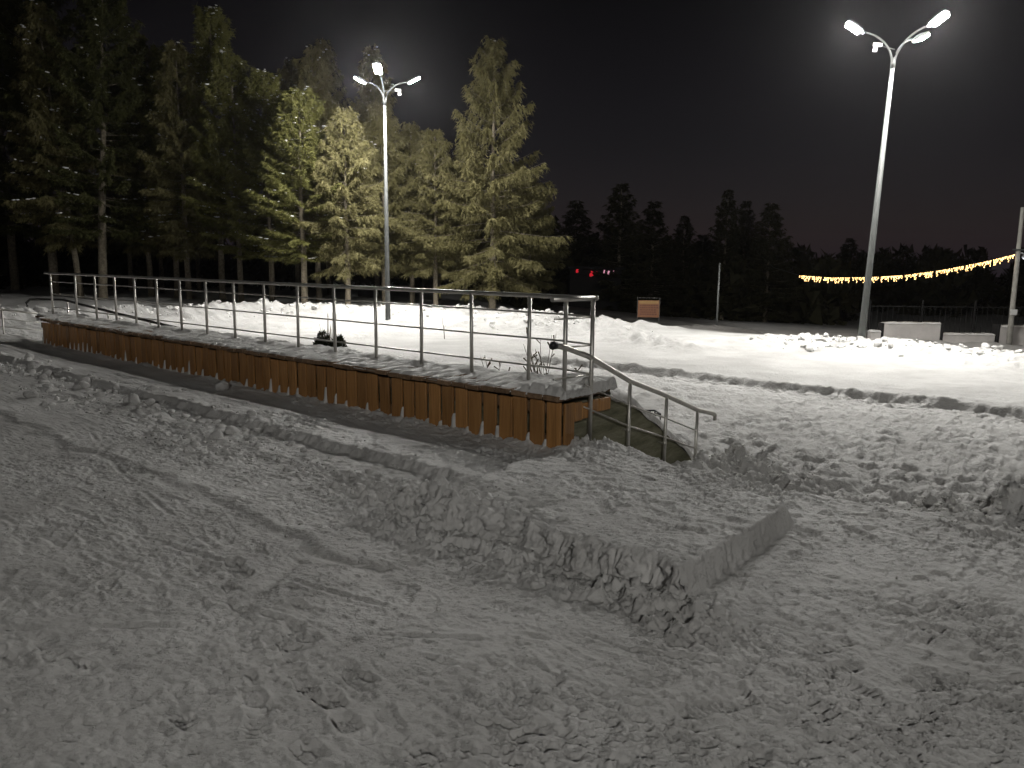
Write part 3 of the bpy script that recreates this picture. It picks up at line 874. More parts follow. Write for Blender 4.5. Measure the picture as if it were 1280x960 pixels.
# ================================================================== street lamps
def lamp_post(loc, azimuths, height, label, lean=(0, 0), gadget=None):
    e = empty('street_lamp', loc)
    e.rotation_euler = (lean[0], lean[1], 0)
    tag(e, label, 'street lamp', 'three armed street lamps')
    link('pole', Geo().tube([(0, 0, -0.6), (0, 0, 0.5), (0, 0, height)], [0.105, 0.10, 0.052], 16).mesh('pole', 'galvanised', True), e)
    link('collar', Geo().tube([(0, 0, height - 0.22), (0, 0, height + 0.05)], 0.066, 16).mesh('collar', 'galvanised', True), e)
    for a in azimuths:
        d = Vector((math.cos(a), math.sin(a), 0))
        pts = []
        for k in range(9):
            t = k / 8
            pts.append(d * (0.03 + 0.90 * t ** 1.7) + Vector((0, 0, height - 0.1 + 0.80 * (1 - (1 - t) ** 1.7))))
        arm = link('arm', Geo().tube(pts, [0.032 - 0.008 * k / 8 for k in range(9)], 8).mesh('arm', 'galvanised', True), e)
        tilt = math.radians(30)
        m = Matrix.Rotation(a, 3, 'Z') @ Matrix.Rotation(-tilt, 3, 'Y')
        tip = pts[-1]
        hd = Geo()
        base = len(hd.v)
        prof_ = [(-0.06, 0.05, 0.03), (0.04, 0.10, 0.045), (0.26, 0.150, 0.05), (0.46, 0.145, 0.04), (0.51, 0.11, 0.02)]
        for (x, w_, t_) in prof_:
            for (yy, zz) in ((-w_, -0.018), (-w_ * 0.85, t_), (w_ * 0.85, t_), (w_, -0.018)):
                hd.v.append(tuple(m @ Vector((x, yy, zz)) + tip))
        for i in range(len(prof_) - 1):
            for k in range(4):
                k2 = (k + 1) % 4
                hd.f.append((base + i * 4 + k, base + i * 4 + k2, base + (i + 1) * 4 + k2, base + (i + 1) * 4 + k))
        hd.f.append((base, base + 1, base + 2, base + 3)); hd.f.append(tuple(base + 16 + k for k in (3, 2, 1, 0)))
        lum = link('luminaire', hd.mesh('luminaire', 'housing', bevel=0.006), e)
        ln = Geo()
        for (x, yy) in ((0.07, -0.125), (0.45, -0.125), (0.45, 0.125), (0.07, 0.125)):
            ln.v.append(tuple(m @ Vector((x, yy, -0.024)) + tip))
        for (x, yy) in ((0.07, -0.125), (0.45, -0.125), (0.45, 0.125), (0.07, 0.125)):
            ln.v.append(tuple(m @ Vector((x, yy, -0.070)) + tip))
        ln.f += [(0, 1, 2, 3), (7, 6, 5, 4), (0, 4, 5, 1), (1, 5, 6, 2), (2, 6, 7, 3), (3, 7, 4, 0)]
        link('lens', ln.mesh('lens', 'lamp_lens'), lum)
    if gadget is not None:
        d = Vector((math.cos(gadget), math.sin(gadget), 0))
        br = Geo().tube([(0, 0, height + 0.28), tuple(d * 0.42 + Vector((0, 0, height + 0.34)))], 0.014, 6)
        cm = link('camera_arm', br.mesh('camera_arm', 'galvanised'), e)
        g = Geo().box(tuple(d * 0.50 + Vector((0, 0, height + 0.36))), (0.11, 0.05, 0.045), gadget).tube([tuple(d * 0.55 + Vector((0, 0, height + 0.33))), tuple(d * 0.57 + Vector((0, 0, height + 0.18)))], [0.05, 0.06], 10)
        link('camera_body', g.mesh('camera_body', 'white_plate', bevel=0.004), cm)
    return e
R_ = math.radians
lamp_post((10.19, 22.39, ground_z(10.19, 22.39) - 0.05), [R_(178), R_(-58), R_(32)], 7.85, 'tall pale three armed street lamp on the right beside the snow bank', (0, R_(1.9)), R_(186))
lamp_post((-4.86, 29.94, ground_z(-4.86, 29.94) - 0.05), [R_(-92), R_(28), R_(150)], 8.2, 'tall three armed street lamp shining in front of the conifers', (0, 0), R_(20))

# one more lamp of the same kind stands behind the photographer and lights the terrace and the bench front
lamp_post((1.0, -16.5, -0.2), [R_(100), R_(-20), R_(220)], 8.4, 'tall three armed street lamp standing behind the terrace', (0, 0), None)

# ================================================================== conifers
def conifer_mesh(seed, H, base, rmax, hang, up, density, needle_mat, snow_n, blade=(0.13, 0.05), shape=0.85, trunk_r=0.2, whorl=0.33):
    rg = np.random.default_rng(seed)
    tris = []; limb_v = []; snow = []
    z = base
    while z < H - 0.25:
        t = (z - base) / (H - base)
        prof_ = (1 - t) ** shape * min(1.0, 0.55 + 2.2 * t) + 0.03
        nb = rg.integers(4, 7)
        a0 = rg.uniform(0, 6.28)
        for k in range(nb):
            L = rmax * prof_ * rg.uniform(0.62, 1.15)
            if L < 0.15: continue
            az = a0 + 2 * math.pi * k / nb + rg.uniform(-0.4, 0.4)
            zb = z + rg.uniform(-0.15, 0.15)
            p0 = math.radians(-14 + 58 * t) + rg.uniform(-0.12, 0.12) + up
            fw = np.array([math.cos(az), math.sin(az), 0.0]); sd = np.array([-fw[1], fw[0], 0.0])
            dr = hang * 0.28 * (1 - t); ut = 0.22
            def pos(f):
                f = np.asarray(f)[..., None]
                return fw * L * f * math.cos(p0) + np.array([0, 0, 1.0]) * (zb + L * (math.sin(p0) * f - dr * f ** 2 + ut * f ** 3))
            lp = pos(np.array([0, 0.35, 0.7, 1.0]))
            lr = np.array([0.012 + 0.016 * L / 3, 0.012 + 0.008 * L / 3, 0.009, 0.004])
            up_ = np.array([0, 0, 1.0])
            ring = np.stack([lp + sd * lr[:, None], lp + (-0.5 * sd + 0.87 * up_) * lr[:, None], lp + (-0.5 * sd - 0.87 * up_) * lr[:, None]], axis=1)
            limb_v.append(ring.reshape(-1, 3))
            m = max(5, int(L * density))
            f = np.clip(np.round(rg.uniform(0.15, 1.0, m) ** 0.85 * L / 0.26) * 0.26 / L + rg.normal(size=m) * 0.05 / max(L, 0.4), 0.08, 1.0)
            sgn = rg.choice([-1.0, 1.0], m)
            tl = (0.14 + 0.46 * (1 - f) * min(1, L / 2) + 0.14 * hang) * rg.uniform(0.4, 1.35, m)
            dirs = fw * 0.75 + sd * (sgn * rg.uniform(0.35, 1.0, m))[:, None] + np.array([0, 0, 1.0]) * (-hang * rg.uniform(0.2, 1.25, m) + up * 0.8)[:, None]
            dirs /= np.linalg.norm(dirs, axis=1)[:, None]
            b0 = pos(f)
            nbl = 7
            for q in range(nbl):
                gq = rg.uniform(0.05, 1.0, m)
                st_ = b0 + dirs * (tl * gq)[:, None] + np.array([0, 0, -1.0]) * (hang * 0.25 * tl * gq ** 2)[:, None]
                bd = dirs * 0.8 + rg.normal(size=(m, 3)) * 0.55 + np.array([0, 0, -1.0]) * (hang * 0.55)
                bd /= np.linalg.norm(bd, axis=1)[:, None]
                sdv = np.cross(bd, rg.normal(size=(m, 3))); sdv /= np.linalg.norm(sdv, axis=1)[:, None] + 1e-6
                ln = blade[0] * rg.uniform(0.6, 1.5, m); wd = blade[1] * rg.uniform(0.6, 1.3, m)
                tris.append(np.stack([st_ - sdv * (wd * 0.5)[:, None], st_ + sdv * (wd * 0.5)[:, None], st_ + bd * ln[:, None]], axis=1))
            if snow_n and rg.random() < snow_n:
                for q in range(rg.integers(2, 6)):
                    f_ = rg.uniform(0.45, 1.0)
                    c = pos(f_) + sd * rg.uniform(-0.15, 0.15) + np.array([0, 0, 0.035])
                    snow.append((c[0], c[1], c[2], rg.uniform(0.028, 0.085)))
        z += whorl * rg.uniform(0.7, 1.3)
    T = np.concatenate(tris).reshape(-1, 3)
    crown = mesh_np('crown', T, np.arange(len(T)).reshape(-1, 3), needle_mat)
    lv = np.concatenate(limb_v); nl = len(limb_v)
    q4 = np.array([[i * 3 + k, i * 3 + (k + 1) % 3, i * 3 + 3 + (k + 1) % 3, i * 3 + 3 + k] for i in range(3) for k in range(3)])
    limbs = mesh_np('branches', lv, (q4[None] + (np.arange(nl) * 12)[:, None, None]).reshape(-1, 4), 'bark')
    tk = Geo()
    hs = [-0.6, 0.0, 0.4, H * 0.25, H * 0.5, H * 0.75, H - 0.1]
    wob = [0, 0, 0, 0.03, -0.03, 0.03, 0]
    tk.tube([(w_, -w_, h_) for h_, w_ in zip(hs, wob)], [trunk_r * 1.25, trunk_r * 1.15, trunk_r, trunk_r * 0.8, trunk_r * 0.55, trunk_r * 0.3, 0.02], 10)
    sn = None
    if snow:
        V = []; F = []; nv = 0
        for (x, y, zz, r) in snow:
            q = IV1 * np.array([rg.uniform(0.8, 2.2), rg.uniform(0.8, 1.6), 0.55]) * r
            V.append(q + np.array([x, y, zz])); F.append(IF1 + nv); nv += len(q)
        sn = mesh_np('snow', np.vstack(V), np.vstack(F), 'fresh_snow', True)
    return crown, tk.mesh('trunk', 'bark', True), limbs, sn

KINDS = {
    'spruce_wide': conifer_mesh(1, 13.2, 1.9, 4.0, 1.00, 0.0, 58, 'spruce_needles', 0.05, (0.17, 0.040), 0.80, 0.19, 0.40),
    'spruce': conifer_mesh(2, 12.0, 3.0, 2.7, 1.15, 0.0, 60, 'spruce_needles', 0.05, (0.17, 0.040), 0.66, 0.15, 0.40),
    'spruce_tall': conifer_mesh(3, 15.0, 3.4, 2.8, 1.05, 0.0, 52, 'spruce_needles', 0.14, (0.17, 0.045), 0.64, 0.17, 0.44),
    'pine': conifer_mesh(4, 13.0, 3.2, 2.7, 0.45, 0.12, 60, 'pine_needles', 0.45, (0.16, 0.042), 0.50, 0.16, 0.42),
    'pine_tall': conifer_mesh(5, 17.0, 3.8, 3.8, 0.60, 0.05, 46, 'shaded_pine_needles', 0.40, (0.18, 0.050), 0.55, 0.24, 0.50),
    'dark_spruce': conifer_mesh(6, 12.0, 0.8, 2.6, 0.6, 0.0, 20, 'dark_needles', 0.0, (0.22, 0.09), 0.8, 0.16, 0.36),
}
KH = {'spruce_wide': 13.2, 'spruce': 12.0, 'spruce_tall': 15.0, 'pine': 13.0, 'pine_tall': 17.0, 'dark_spruce': 12.0}
TREE_NAME = {'spruce_wide': 'spruce_tree', 'spruce': 'spruce_tree', 'spruce_tall': 'spruce_tree', 'pine': 'pine_tree', 'pine_tall': 'pine_tree', 'dark_spruce': 'spruce_tree'}

def tree(kind, x, y, ztop, label, group, rot=0.0, lean=(0, 0), zb=None, wide=1.0):
    cr, tk, lb, sn = KINDS[kind]
    z = (ground_z(x, y) if zb is None else zb) - 0.05
    k = (ztop - z) / KH[kind]
    e = empty(TREE_NAME[kind], (x, y, z), rot)
    e.rotation_euler = (lean[0], lean[1], rot)
    kw = wide * (0.55 * k + 0.45)
    e.scale = (kw, kw, k)
    tag(e, label, 'tree', group)
    link('trunk', tk, e); link('branches', lb, e); link('crown', cr, e)
    if sn: link('snow', sn, e)['kind'] = 'stuff'
    return e

FG = 'conifers behind the snow bank'
trees = [
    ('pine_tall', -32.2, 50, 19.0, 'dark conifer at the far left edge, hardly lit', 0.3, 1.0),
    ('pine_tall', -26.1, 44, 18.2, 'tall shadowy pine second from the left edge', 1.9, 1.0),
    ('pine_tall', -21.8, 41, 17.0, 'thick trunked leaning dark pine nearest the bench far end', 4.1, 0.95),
    ('spruce_tall', -25.7, 52, 15.0, 'thin trunked dim spruce just right of the thick leaning pine', 2.2, 0.9),
    ('spruce_tall', -20.6, 44, 13.8, 'dim spruce with a stout trunk beyond the left end of the railing', 5.2, 1.0),
    ('spruce', -22.7, 50, 13.1, 'slender dim spruce close behind a stouter one at left', 0.9, 0.9),
    ('spruce_tall', -17.2, 41, 12.6, 'half lit snow flecked spruce left of the yellow green pines', 3.3, 1.0),
    ('spruce', -21.1, 52, 13.1, 'thin spruce far back among the snow flecked trees at left', 4.4, 0.9),
    ('pine', -15.8, 42, 14.5, 'snow flecked pine with a tall dark top left of the brightest pine', 1.2, 1.0),
    ('pine', -13.9, 39.5, 11.6, 'yellow green snow flecked pine beside the brightest pine', 2.9, 1.0),
    ('pine', -9.4, 34.8, 9.0, 'brightest yellow green pine lit by the left street lamp', 0.4, 1.15),
    ('spruce_tall', -12.5, 45, 12.8, 'tall spruce with a dark top rising behind the brightest pine', 5.6, 0.9),
    ('spruce_tall', -11.4, 48, 14.6, 'tall dark topped spruce between the brightest pine and the left lamp', 3.9, 0.9),
    ('spruce', -7.4, 34.6, 8.3, 'pale brown drooping spruce brightly lit just left of the lamp pole', 0.7, 1.05),
    ('spruce_tall', -7.9, 45, 13.5, 'tall dark spruce rising directly behind the left street lamp', 2.5, 0.9),
    ('spruce', -5.2, 40, 8.6, 'drooping brown spruce just right of the left lamp pole', 4.7, 1.05),
    ('spruce', -4.4, 46, 8.4, 'small spruce filling the gap left of the big pyramid spruce', 1.4, 1.0),
    ('spruce', -2.5, 41, 7.6, 'low brown spruce tucked against the left side of the big pyramid spruce', 3.1, 1.0),
    ('spruce_wide', -1.0, 37.5, 12.0, 'big pyramid shaped spruce with spreading branches right of the left lamp', 0.2, 1.0),
    ('pine', -12.0, 38.5, 10.6, 'pine crown overlapping the brightest pine from behind on its left', 2.0, 1.0),
    ('spruce', -6.4, 38.5, 9.3, 'lit drooping spruce directly behind the left lamp pole', 3.6, 1.0),
    ('spruce_tall', -10.3, 41, 12.4, 'spruce filling between the pale brown spruce and the brightest pine', 4.9, 1.0),
    ('spruce_tall', -23.5, 42, 14.6, 'dim snow flecked spruce behind the thick leaning pine', 0.5, 1.0),
    ('pine', -18.9, 43.5, 13.0, 'dim pine with snow flecked tips above the middle left of the railing', 1.1, 1.0),
    ('spruce', -3.8, 38, 8.0, 'drooping spruce between the left lamp and the big pyramid spruce', 2.7, 1.0),
    ('spruce', 1.0, 47, 6.8, 'shorter spruce half hidden behind the right side of the big pyramid spruce', 5.0, 1.1),
]
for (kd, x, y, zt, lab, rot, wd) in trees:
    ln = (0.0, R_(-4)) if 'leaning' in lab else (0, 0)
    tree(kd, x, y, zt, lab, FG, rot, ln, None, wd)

SG = 'black conifers against the night sky'
for k, (x, y, zt, lab, wd) in enumerate([
    (5.0, 63, 6.7, 'black broad conifer right behind the big lit spruce', 1.5),
    (7.9, 58, 7.6, 'tall pointed black spruce above the red lights', 1.35),
    (10.7, 60, 6.5, 'black spruce with a blunt top just right of the tallest by the red lights', 1.35),
    (14.4, 66, 5.8, 'slim pointed black spruce in the middle of the dark row', 1.1),
    (17.0, 70, 4.4, 'short black conifer in the dip left of the tall narrow spruce', 1.5),
    (16.3, 60, 7.4, 'tall narrow black spruce behind the thin grey pole', 1.0),
    (19.5, 66, 7.1, 'black spruce between the tall narrow one and the last of the dark row', 1.0),
    (19.0, 58, 6.3, 'last broad black spruce at the right end of the dark row', 1.3),
    (32.3, 75, 4.4, 'small black spruce standing out of the far treeline left of the right lamp', 1.2),
    (12.6, 72, 4.6, 'low black conifer filling behind the notice board', 1.7),
    (3.0, 68, 5.2, 'black conifer peeping out below the big lit spruce right side', 1.5)]):
    tree('dark_spruce', x, y, zt, lab, SG, k * 1.3, (0, 0), -2.6, wd)

# far wood: one dark mass of ragged crowns on the skyline
def far_wood():
    rg = np.random.default_rng(77); tri = []
    def crown(x, y, zb, zt, w_, n, conic):
        u_ = rg.random(n); ang = rg.uniform(0, 6.28, n)
        if conic: r = w_ * (1 - u_) ** 0.8 * np.sqrt(rg.random(n)) + 0.08
        else: r = w_ * np.sqrt(np.clip(1 - (2 * u_ - 0.85) ** 2 / 1.4, 0, 1)) * np.sqrt(rg.random(n))
        c = np.stack([x + r * np.cos(ang), y + r * np.sin(ang), zb + (zt - zb) * u_], axis=1)
        sz = rg.uniform(0.25, 0.75, (n, 1))
        a = rg.normal(size=(n, 3)) * sz * 0.6; b = rg.normal(size=(n, 3)) * sz * 0.6
        tri.append(np.stack([c + a, c + b, c - a * 0.5 - b * 0.5 - np.array([0, 0, 0.3])], axis=1))
    for k in range(250):
        ang = rg.uniform(-1.02, 0.80); d = rg.uniform(78, 125)
        x, y = d * math.sin(ang), d * math.cos(ang)
        top = rg.uniform(0.8, 3.6) + (d - 78) * 0.02 + (4.0 if ang < 0.05 else 0) + (1.0 if 0.05 < ang < 0.35 else 0)
        crown(x, y, -3.0, top, rg.uniform(1.8, 3.2), 420, rg.random() < 0.6)
    for k in range(110):                           # undergrowth closing the view between the trunks
        ang = rg.uniform(-1.0, 0.45); d = rg.uniform(60, 74)
        x, y = d * math.sin(ang), d * math.cos(ang)
        crown(x, y, -3.0, rg.uniform(0.9, 2.6), rg.uniform(1.8, 3.0), 300, False)
    T = np.concatenate(tri).reshape(-1, 3)
    o = link('far_wood', mesh_np('far_wood', T, np.arange(len(T)).reshape(-1, 3), 'dark_needles'))
    tag(o, 'far dark wood on the skyline that reads as one mass', 'wood', kind='stuff')
far_wood()

# ================================================================== right background
# concrete pole with festoon lights
e = empty('concrete_pole', (21.40, 33.0, -1.9))
tag(e, 'slim leaning concrete pole with a small lamp at the right edge', 'pole')
e.rotation_euler = (0, R_(-0.6), 0)
link('shaft', Geo().tube([(0, 0, 0), (0, 0, 6.1)], [0.12, 0.075], 10).mesh('shaft', 'grey_concrete', True), e)
link('plate', Geo().box((-0.02, -0.14, 1.72), (0.15, 0.012, 0.12)).mesh('plate', 'white_plate', bevel=0.003), e)
lh = link('lamp_head', Geo().tube([(0.05, -0.1, 4.22), (0.30, -0.12, 4.15)], [0.03, 0.03], 8).tube([(0.30, -0.12, 4.24), (0.30, -0.12, 4.12), (0.30, -0.12, 4.02)], [0.05, 0.16, 0.20], 12).mesh('lamp_head', 'housing', True), e)
link('glass', Geo().tube([(0.30, -0.12, 4.015), (0.30, -0.12, 3.93)], [0.17, 0.08], 12).mesh('glass', 'far_lamp_glow', True), lh)
link('crossarm', Geo().box((0.0, -0.08, 4.35), (0.28, 0.03, 0.03)).mesh('crossarm', 'galvanised'), e)

gl = [(14.05, 38.0, 1.21), (15.32, 37.26, 1.13), (16.81, 36.35, 1.19), (17.93, 35.61, 1.30), (19.23, 34.69, 1.57), (20.42, 33.77, 1.93), (21.25, 33.05, 2.25)]
e = empty('string_lights', gl[0])
tag(e, 'sagging string of warm icicle lights tied to the concrete pole', 'string lights')
gp = [Vector(p) - Vector(gl[0]) for p in gl]
def gpos(t):
    q = t * (len(gp) - 1); i = min(int(q), len(gp) - 2); return gp[i].lerp(gp[i + 1], q - i)
link('cable', Geo().tube([Vector((17.9, 57.2, 2.6)) - Vector(gl[0]), Vector((15.6, 46.5, 1.55)) - Vector(gl[0])] + [gpos(k / 30) for k in range(31)], 0.010, 5).mesh('cable', 'wire'), e)
rg_ = random.Random(8)
V = []; F = []; nv = 0
wires = Geo()
for k in range(190):
    t = k / 189
    if k % 24 > 21: continue
    p = gpos(t); nb = rg_.choice([1, 2, 3, 3, 5])
    wires.tube([p, p - Vector((0, 0, 0.09 * nb))], 0.004, 3, False)
    for j in range(nb):
        q = IV1 * rg_.uniform(0.015, 0.026) + np.array([p.x + rg_.uniform(-.03, .03), p.y, p.z - 0.02 - 0.055 * j])
        V.append(q); F.append(IF1 + nv); nv += len(q)
bo = link('bulbs', mesh_np('bulbs', np.vstack(V), np.vstack(F), 'warm_bulb', True), e); bo['kind'] = 'stuff'
link('drop_wires', wires.mesh('drop_wires', 'wire'), e)['kind'] = 'stuff'

# low pale wall with piers, snow on top
e = empty('low_wall', (19.2, 34.0, -1.75))
tag(e, 'low pale rendered wall with stepped piers behind the right snow bank', 'wall')
secs = [(15.8, 16.35, -1.15), (16.35, 18.9, -0.78), (18.9, 21.3, -1.24), (21.45, 26.5, -0.88)]
for k, (x0, x1, zt) in enumerate(secs):
    y_ = 0.0 + 0.02 * (k % 2)
    link('wall_section', Geo().box(((x0 + x1) / 2 - 19.2, y_, (zt + 1.75) / 2 - 0.2), ((x1 - x0) / 2 - 0.003, 0.16, (zt + 1.75) / 2 + 0.2)).mesh('wall_section', 'pale_paint', bevel=0.01), e)
    xs = np.linspace(x0 - 19.23, x1 - 19.17, 40); ys = np.linspace(-0.2, 0.2, 9)
    X, Y = np.meshgrid(xs, ys, indexing='ij')
    Zs = zt + 1.75 + 0.075 * np.sqrt(np.clip(1 - (Y / 0.2) ** 2, 0, 1)) * sstep(0, 0.08, np.minimum(X - xs[0], xs[-1] - X)) + 0.02 * fbm(X * 2, Y * 4, 3, 331 + k) - 0.015
    link('snow_cap', mesh_np('snow_cap', np.dstack([X, Y + y_, Zs]).reshape(-1, 3), grid_faces(40, 9), 'fresh_snow', True), e)
for x in (16.30, 18.92, 21.40):
    link('pier', Geo().box((x - 19.2, -0.02, 0.38), (0.05, 0.20, 0.60)).mesh('pier', 'dark_wall', bevel=0.01), e)

e = empty('metal_fence', (19.5, 35.2, -1.6))
tag(e, 'dark mesh fence panels standing behind the low pale wall', 'fence')
for k in range(5):
    x = -3.2 + k * 2.4
    link('post', Geo().box((x, 0, 0.85), (0.03, 0.03, 0.95)).mesh('post', 'dark_fence'), e)
    if k < 4:
        g = Geo()
        for j in range(10): g.box((x + 0.12 + j * 0.24, 0.01, 0.80), (0.008, 0.008, 0.72))
        g.box((x + 1.2, -0.01, 1.5), (1.16, 0.012, 0.02)).box((x + 1.2, -0.01, 0.12), (1.16, 0.012, 0.02))
        link('panel', g.mesh('panel', 'dark_fence'), e)

# notice board, thin pole
e = empty('notice_board', (5.28, 30.0, -1.3))
tag(e, 'orange brown notice board on two thin posts beyond the field', 'sign')
for x in (-0.43, 0.43):
    link('post', Geo().box((x, 0, 0.85), (0.014, 0.014, 0.86)).mesh('post', 'dark_rail'), e)
link('top_bar', Geo().box((0, 0, 1.69), (0.41, 0.012, 0.012)).mesh('top_bar', 'dark_rail'), e)
m_plain('board_paint', (0.15, 0.062, 0.025), 0.6, 0.0, 0.1, 3)
m_plain('board_yellow', (0.22, 0.13, 0.045), 0.6, 0.0, 0.1, 3)
m_plain('board_text', (0.07, 0.018, 0.012), 0.6, 0.0, 0.1, 3)
bd = link('board', Geo().box((0, -0.035, 1.27), (0.41, 0.012, 0.33)).mesh('board', 'board_paint', bevel=0.003), e)
link('band', Geo().box((0, -0.049, 1.52), (0.37, 0.002, 0.055)).mesh('band', 'board_yellow'), bd)
g = Geo(); rt = random.Random(4)
for r_ in range(5):
    x = -0.34
    while x < 0.3:
        w_ = rt.uniform(0.03, 0.09); g.box((x + w_ / 2, -0.049, 1.40 - r_ * 0.085), (w_ / 2, 0.002, 0.022)); x += w_ + 0.025
tx = link('worn_lines', g.mesh('worn_lines', 'board_text'), bd)

e = empty('thin_pole', (8.50, 32.0, -1.6))
tag(e, 'thin grey metal pole standing among the dark trees', 'pole')
link('shaft', Geo().tube([(0, 0, 0), (0, 0, 3.32)], [0.05, 0.030], 10).mesh('shaft', 'galvanised', True), e)
link('cap', Geo().tube([(0, 0, 3.315), (0, 0, 3.36)], [0.06, 0.02], 10).mesh('cap', 'galvanised', True), e)

# kiosk far among the trees with red lit signs
e = empty('kiosk', (6.1, 57.3, -3.0))
tag(e, 'unlit kiosk far among black trees with small glowing red signs', 'kiosk')
link('wall', Geo().box((0, 1.0, 1.9), (1.9, 1.0, 1.9)).mesh('wall', 'dark_wall', bevel=0.02), e)
link('roof', Geo().box((0, 0.95, 4.35), (2.1, 1.25, 0.10)).mesh('roof', 'dark_wall', bevel=0.02), e)
link('fascia', Geo().box((0, -0.03, 4.02), (1.9, 0.02, 0.22)).mesh('fascia', 'dark_wall'), e)
for x, z, w_, h_, mt in ((-1.37, 4.15, 0.12, 0.14, 'red_glow'), (-0.31, 3.93, 0.17, 0.17, 'red_glow'), (0.05, 4.0, 0.05, 0.1, 'red_glow'), (0.62, 4.05, 0.07, 0.16, 'pink_glow'), (0.95, 4.02, 0.10, 0.13, 'pink_glow'), (1.32, 4.05, 0.06, 0.12, 'pink_glow')):
    g = Geo().tube([(x, -0.06, z - h_), (x - 0.3 * w_, -0.06, z), (x + 0.2 * w_, -0.06, z + h_)], [w_, w_ * 0.7, w_ * 0.8], 6)
    link('lit_sign', g.mesh('lit_sign', mt), e)

# ================================================================== small things
def thuja(loc, label):
    rg = np.random.default_rng(9)
    e = empty('thuja_shrub', loc); tag(e, label, 'shrub')
    tri = []
    for (cx, cy, cz, rr_, hh, n) in ((-0.12, 0, 0.35, 0.17, 0.40, 1500), (0.16, 0.05, 0.32, 0.17, 0.34, 1500)):
        d = rg.normal(size=(n, 3)); d /= np.linalg.norm(d, axis=1)[:, None]
        r = rg.random(n)[:, None] ** 0.4
        c = d * r * np.array([rr_, rr_, hh]) + np.array([cx, cy, cz])
        bd_ = d * 0.5 + rg.normal(size=(n, 3)) * 0.4 + np.array([0, 0, 0.6]); bd_ /= np.linalg.norm(bd_, axis=1)[:, None]
        sv_ = np.cross(bd_, rg.normal(size=(n, 3))) * 0.012
        tri.append(np.stack([c - sv_, c + sv_, c + bd_ * 0.075], axis=1))
    T = np.concatenate(tri).reshape(-1, 3)
    link('foliage', mesh_np('foliage', T, np.arange(len(T)).reshape(-1, 3), 'thuja_needles'), e)
    g = Geo(); rr = random.Random(2)
    for k in range(16):
        x, y = rr.uniform(-0.16, 0.16), rr.uniform(-0.1, 0.1)
        g.tube([(x * 0.3, y * 0.3, 0.2), (x * 0.8, y * 0.8, 0.65), (x + rr.uniform(-.05, .05), y, rr.uniform(0.8, 1.12))], [0.008, 0.005, 0.002], 4, False)
    link('stems', g.mesh('stems', 'twig'), e)
x, y = -3.60, 15.0
thuja((x, y, -0.42), 'small dark thuja shrub with bare twigs poking up behind the bench')

def weed(loc, h, n, label, seed, mat='twig'):
    e = empty('dry_weed', loc); tag(e, label, 'weed'); rr = random.Random(seed)
    g = Geo(); hd = Geo()
    for k in range(n):
        a = rr.uniform(0, 6.28); l = rr.uniform(0.1, 0.3) * h; hh = h * rr.uniform(0.45, 1)
        t = Vector((math.cos(a) * l, math.sin(a) * l, hh)); m_ = Vector((t.x * 0.35, t.y * 0.35, hh * 0.55))
        g.tube([(0, 0, -0.15), m_, t], [0.005, 0.004, 0.002], 4, False)
        for j in range(3):
            q = m_.lerp(t, rr.uniform(0, 0.9)); hd.tube([q, q + Vector((rr.uniform(-.07, .07), rr.uniform(-.07, .07), rr.uniform(0.03, .1)))], [0.004, 0.008], 4, True)
    link('stalks', g.mesh('stalks', mat), e); link('seed_heads', hd.mesh('seed_heads', mat), e)['kind'] = 'stuff'
p = P(-1.05, 1.05); weed((p.x, p.y, -0.15), 1.15, 14, 'tuft of dry dark weed stalks behind the last railing posts', 3)
p = P(-1.75, 1.0); weed((p.x, p.y, 0.0), 0.72, 6, 'sparse dry weed poking over the deck snow left of the thicker tuft', 5)
p = P(-0.45, 0.95); weed((p.x, p.y, 0.0), 0.66, 7, 'bare twig sprig leaning over the bench end behind the corner post', 6)

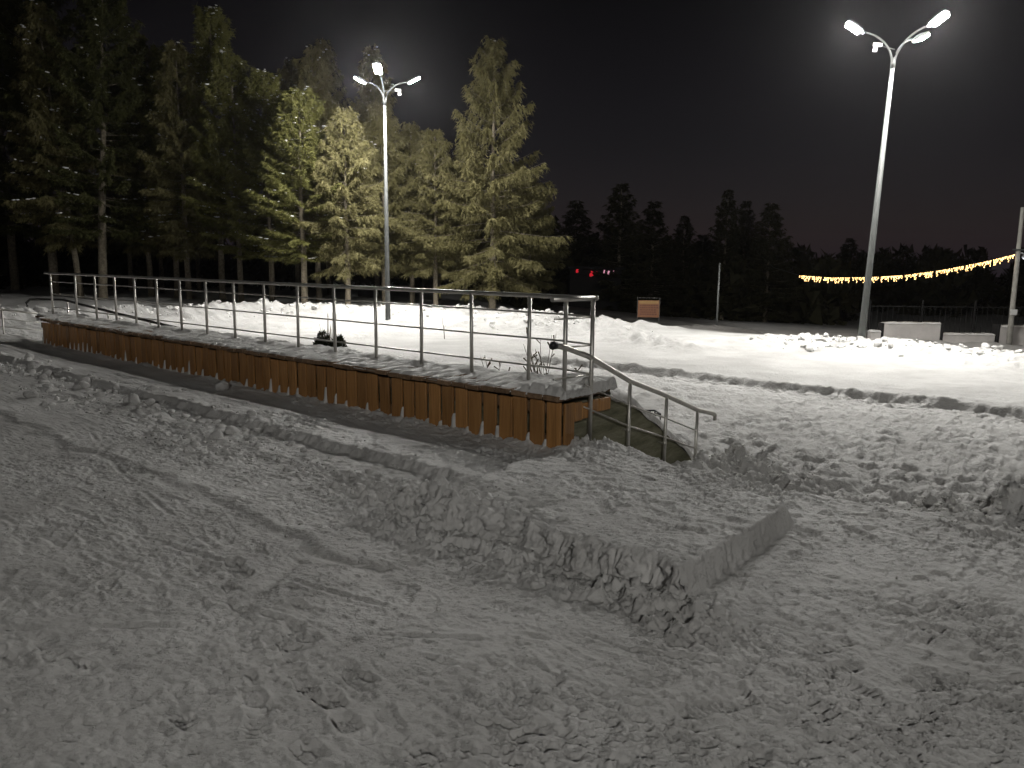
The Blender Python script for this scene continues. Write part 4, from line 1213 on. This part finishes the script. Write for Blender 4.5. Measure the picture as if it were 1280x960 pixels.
e = empty('stick', (-2.15, 24.0, ground_z(-2.15, 24.0)))
tag(e, 'thin bare stick stuck upright in the bright snow field', 'stick')
link('stem', Geo().tube([(0.03, 0, -0.2), (0.0, 0, 0.3), (-0.06, 0, 0.68)], [0.014, 0.011, 0.006], 6).mesh('stem', 'twig', True), e)
link('side_shoot', Geo().tube([(0.0, 0, 0.3), (0.05, 0.02, 0.44)], [0.007, 0.003], 5).mesh('side_shoot', 'twig', True), e)

# black plastic crate half buried behind the stair wall
p = P(-1.80, 4.55)
e = empty('plastic_crate', (p.x, p.y, ground_z(p.x, p.y) + 0.06), 0.1)
tag(e, 'black slotted plastic crate half buried in snow behind the stair wall', 'crate')
link('body', Geo().box((0, 0, 0.055), (0.20, 0.15, 0.06)).mesh('body', 'black_plastic', bevel=0.008), e)
g = Geo().box((0, -0.145, 0.235), (0.20, 0.010, 0.012)).box((0, 0.145, 0.235), (0.20, 0.010, 0.012)).box((-0.19, 0, 0.235), (0.010, 0.135, 0.012)).box((0.19, 0, 0.235), (0.010, 0.135, 0.012))
link('rim', g.mesh('rim', 'black_plastic', bevel=0.003), e)
for k in range(6):
    for sg in (-1, 1):
        link('rib', Geo().box((-0.19 + k * 0.076, sg * 0.145, 0.17), (0.008, 0.008, 0.055)).mesh('rib', 'black_plastic'), e)

p = P(1.42, 1.55)
gz_ = ground_z(p.x, p.y)
e = empty('wood_scrap', (p.x, p.y, gz_ + 0.012), 0.35)
tag(e, 'small black scrap lying on the snow just beyond the terrace edge', 'scrap')
link('piece', Geo().box((0, 0, 0), (0.065, 0.022, 0.012)).mesh('piece', 'black_plastic', bevel=0.004), e)
link('split_end', Geo().box((0.07, 0.006, 0.004), (0.02, 0.010, 0.008)).mesh('split_end', 'black_plastic', bevel=0.003), e)

# ================================================================== winter air
m, nt, b = new_mat('haze')
nt.nodes.remove(b)
pv = nt.nodes.new('ShaderNodeVolumePrincipled')
pv.inputs['Color'].default_value = (0.92, 0.90, 0.94, 1)
pv.inputs['Density'].default_value = HAZE_DENSITY
pv.inputs['Anisotropy'].default_value = 0.84
nt.links.new(pv.outputs[0], nt.nodes['Material Output'].inputs['Volume'])
MATS['haze'] = m
hz_ = link('haze', Geo().box((0, 40, 9.0), (430, 470, 13.0)).mesh('haze', 'haze'))
tag(hz_, 'thin winter haze hanging in the night air', 'haze', kind='stuff')
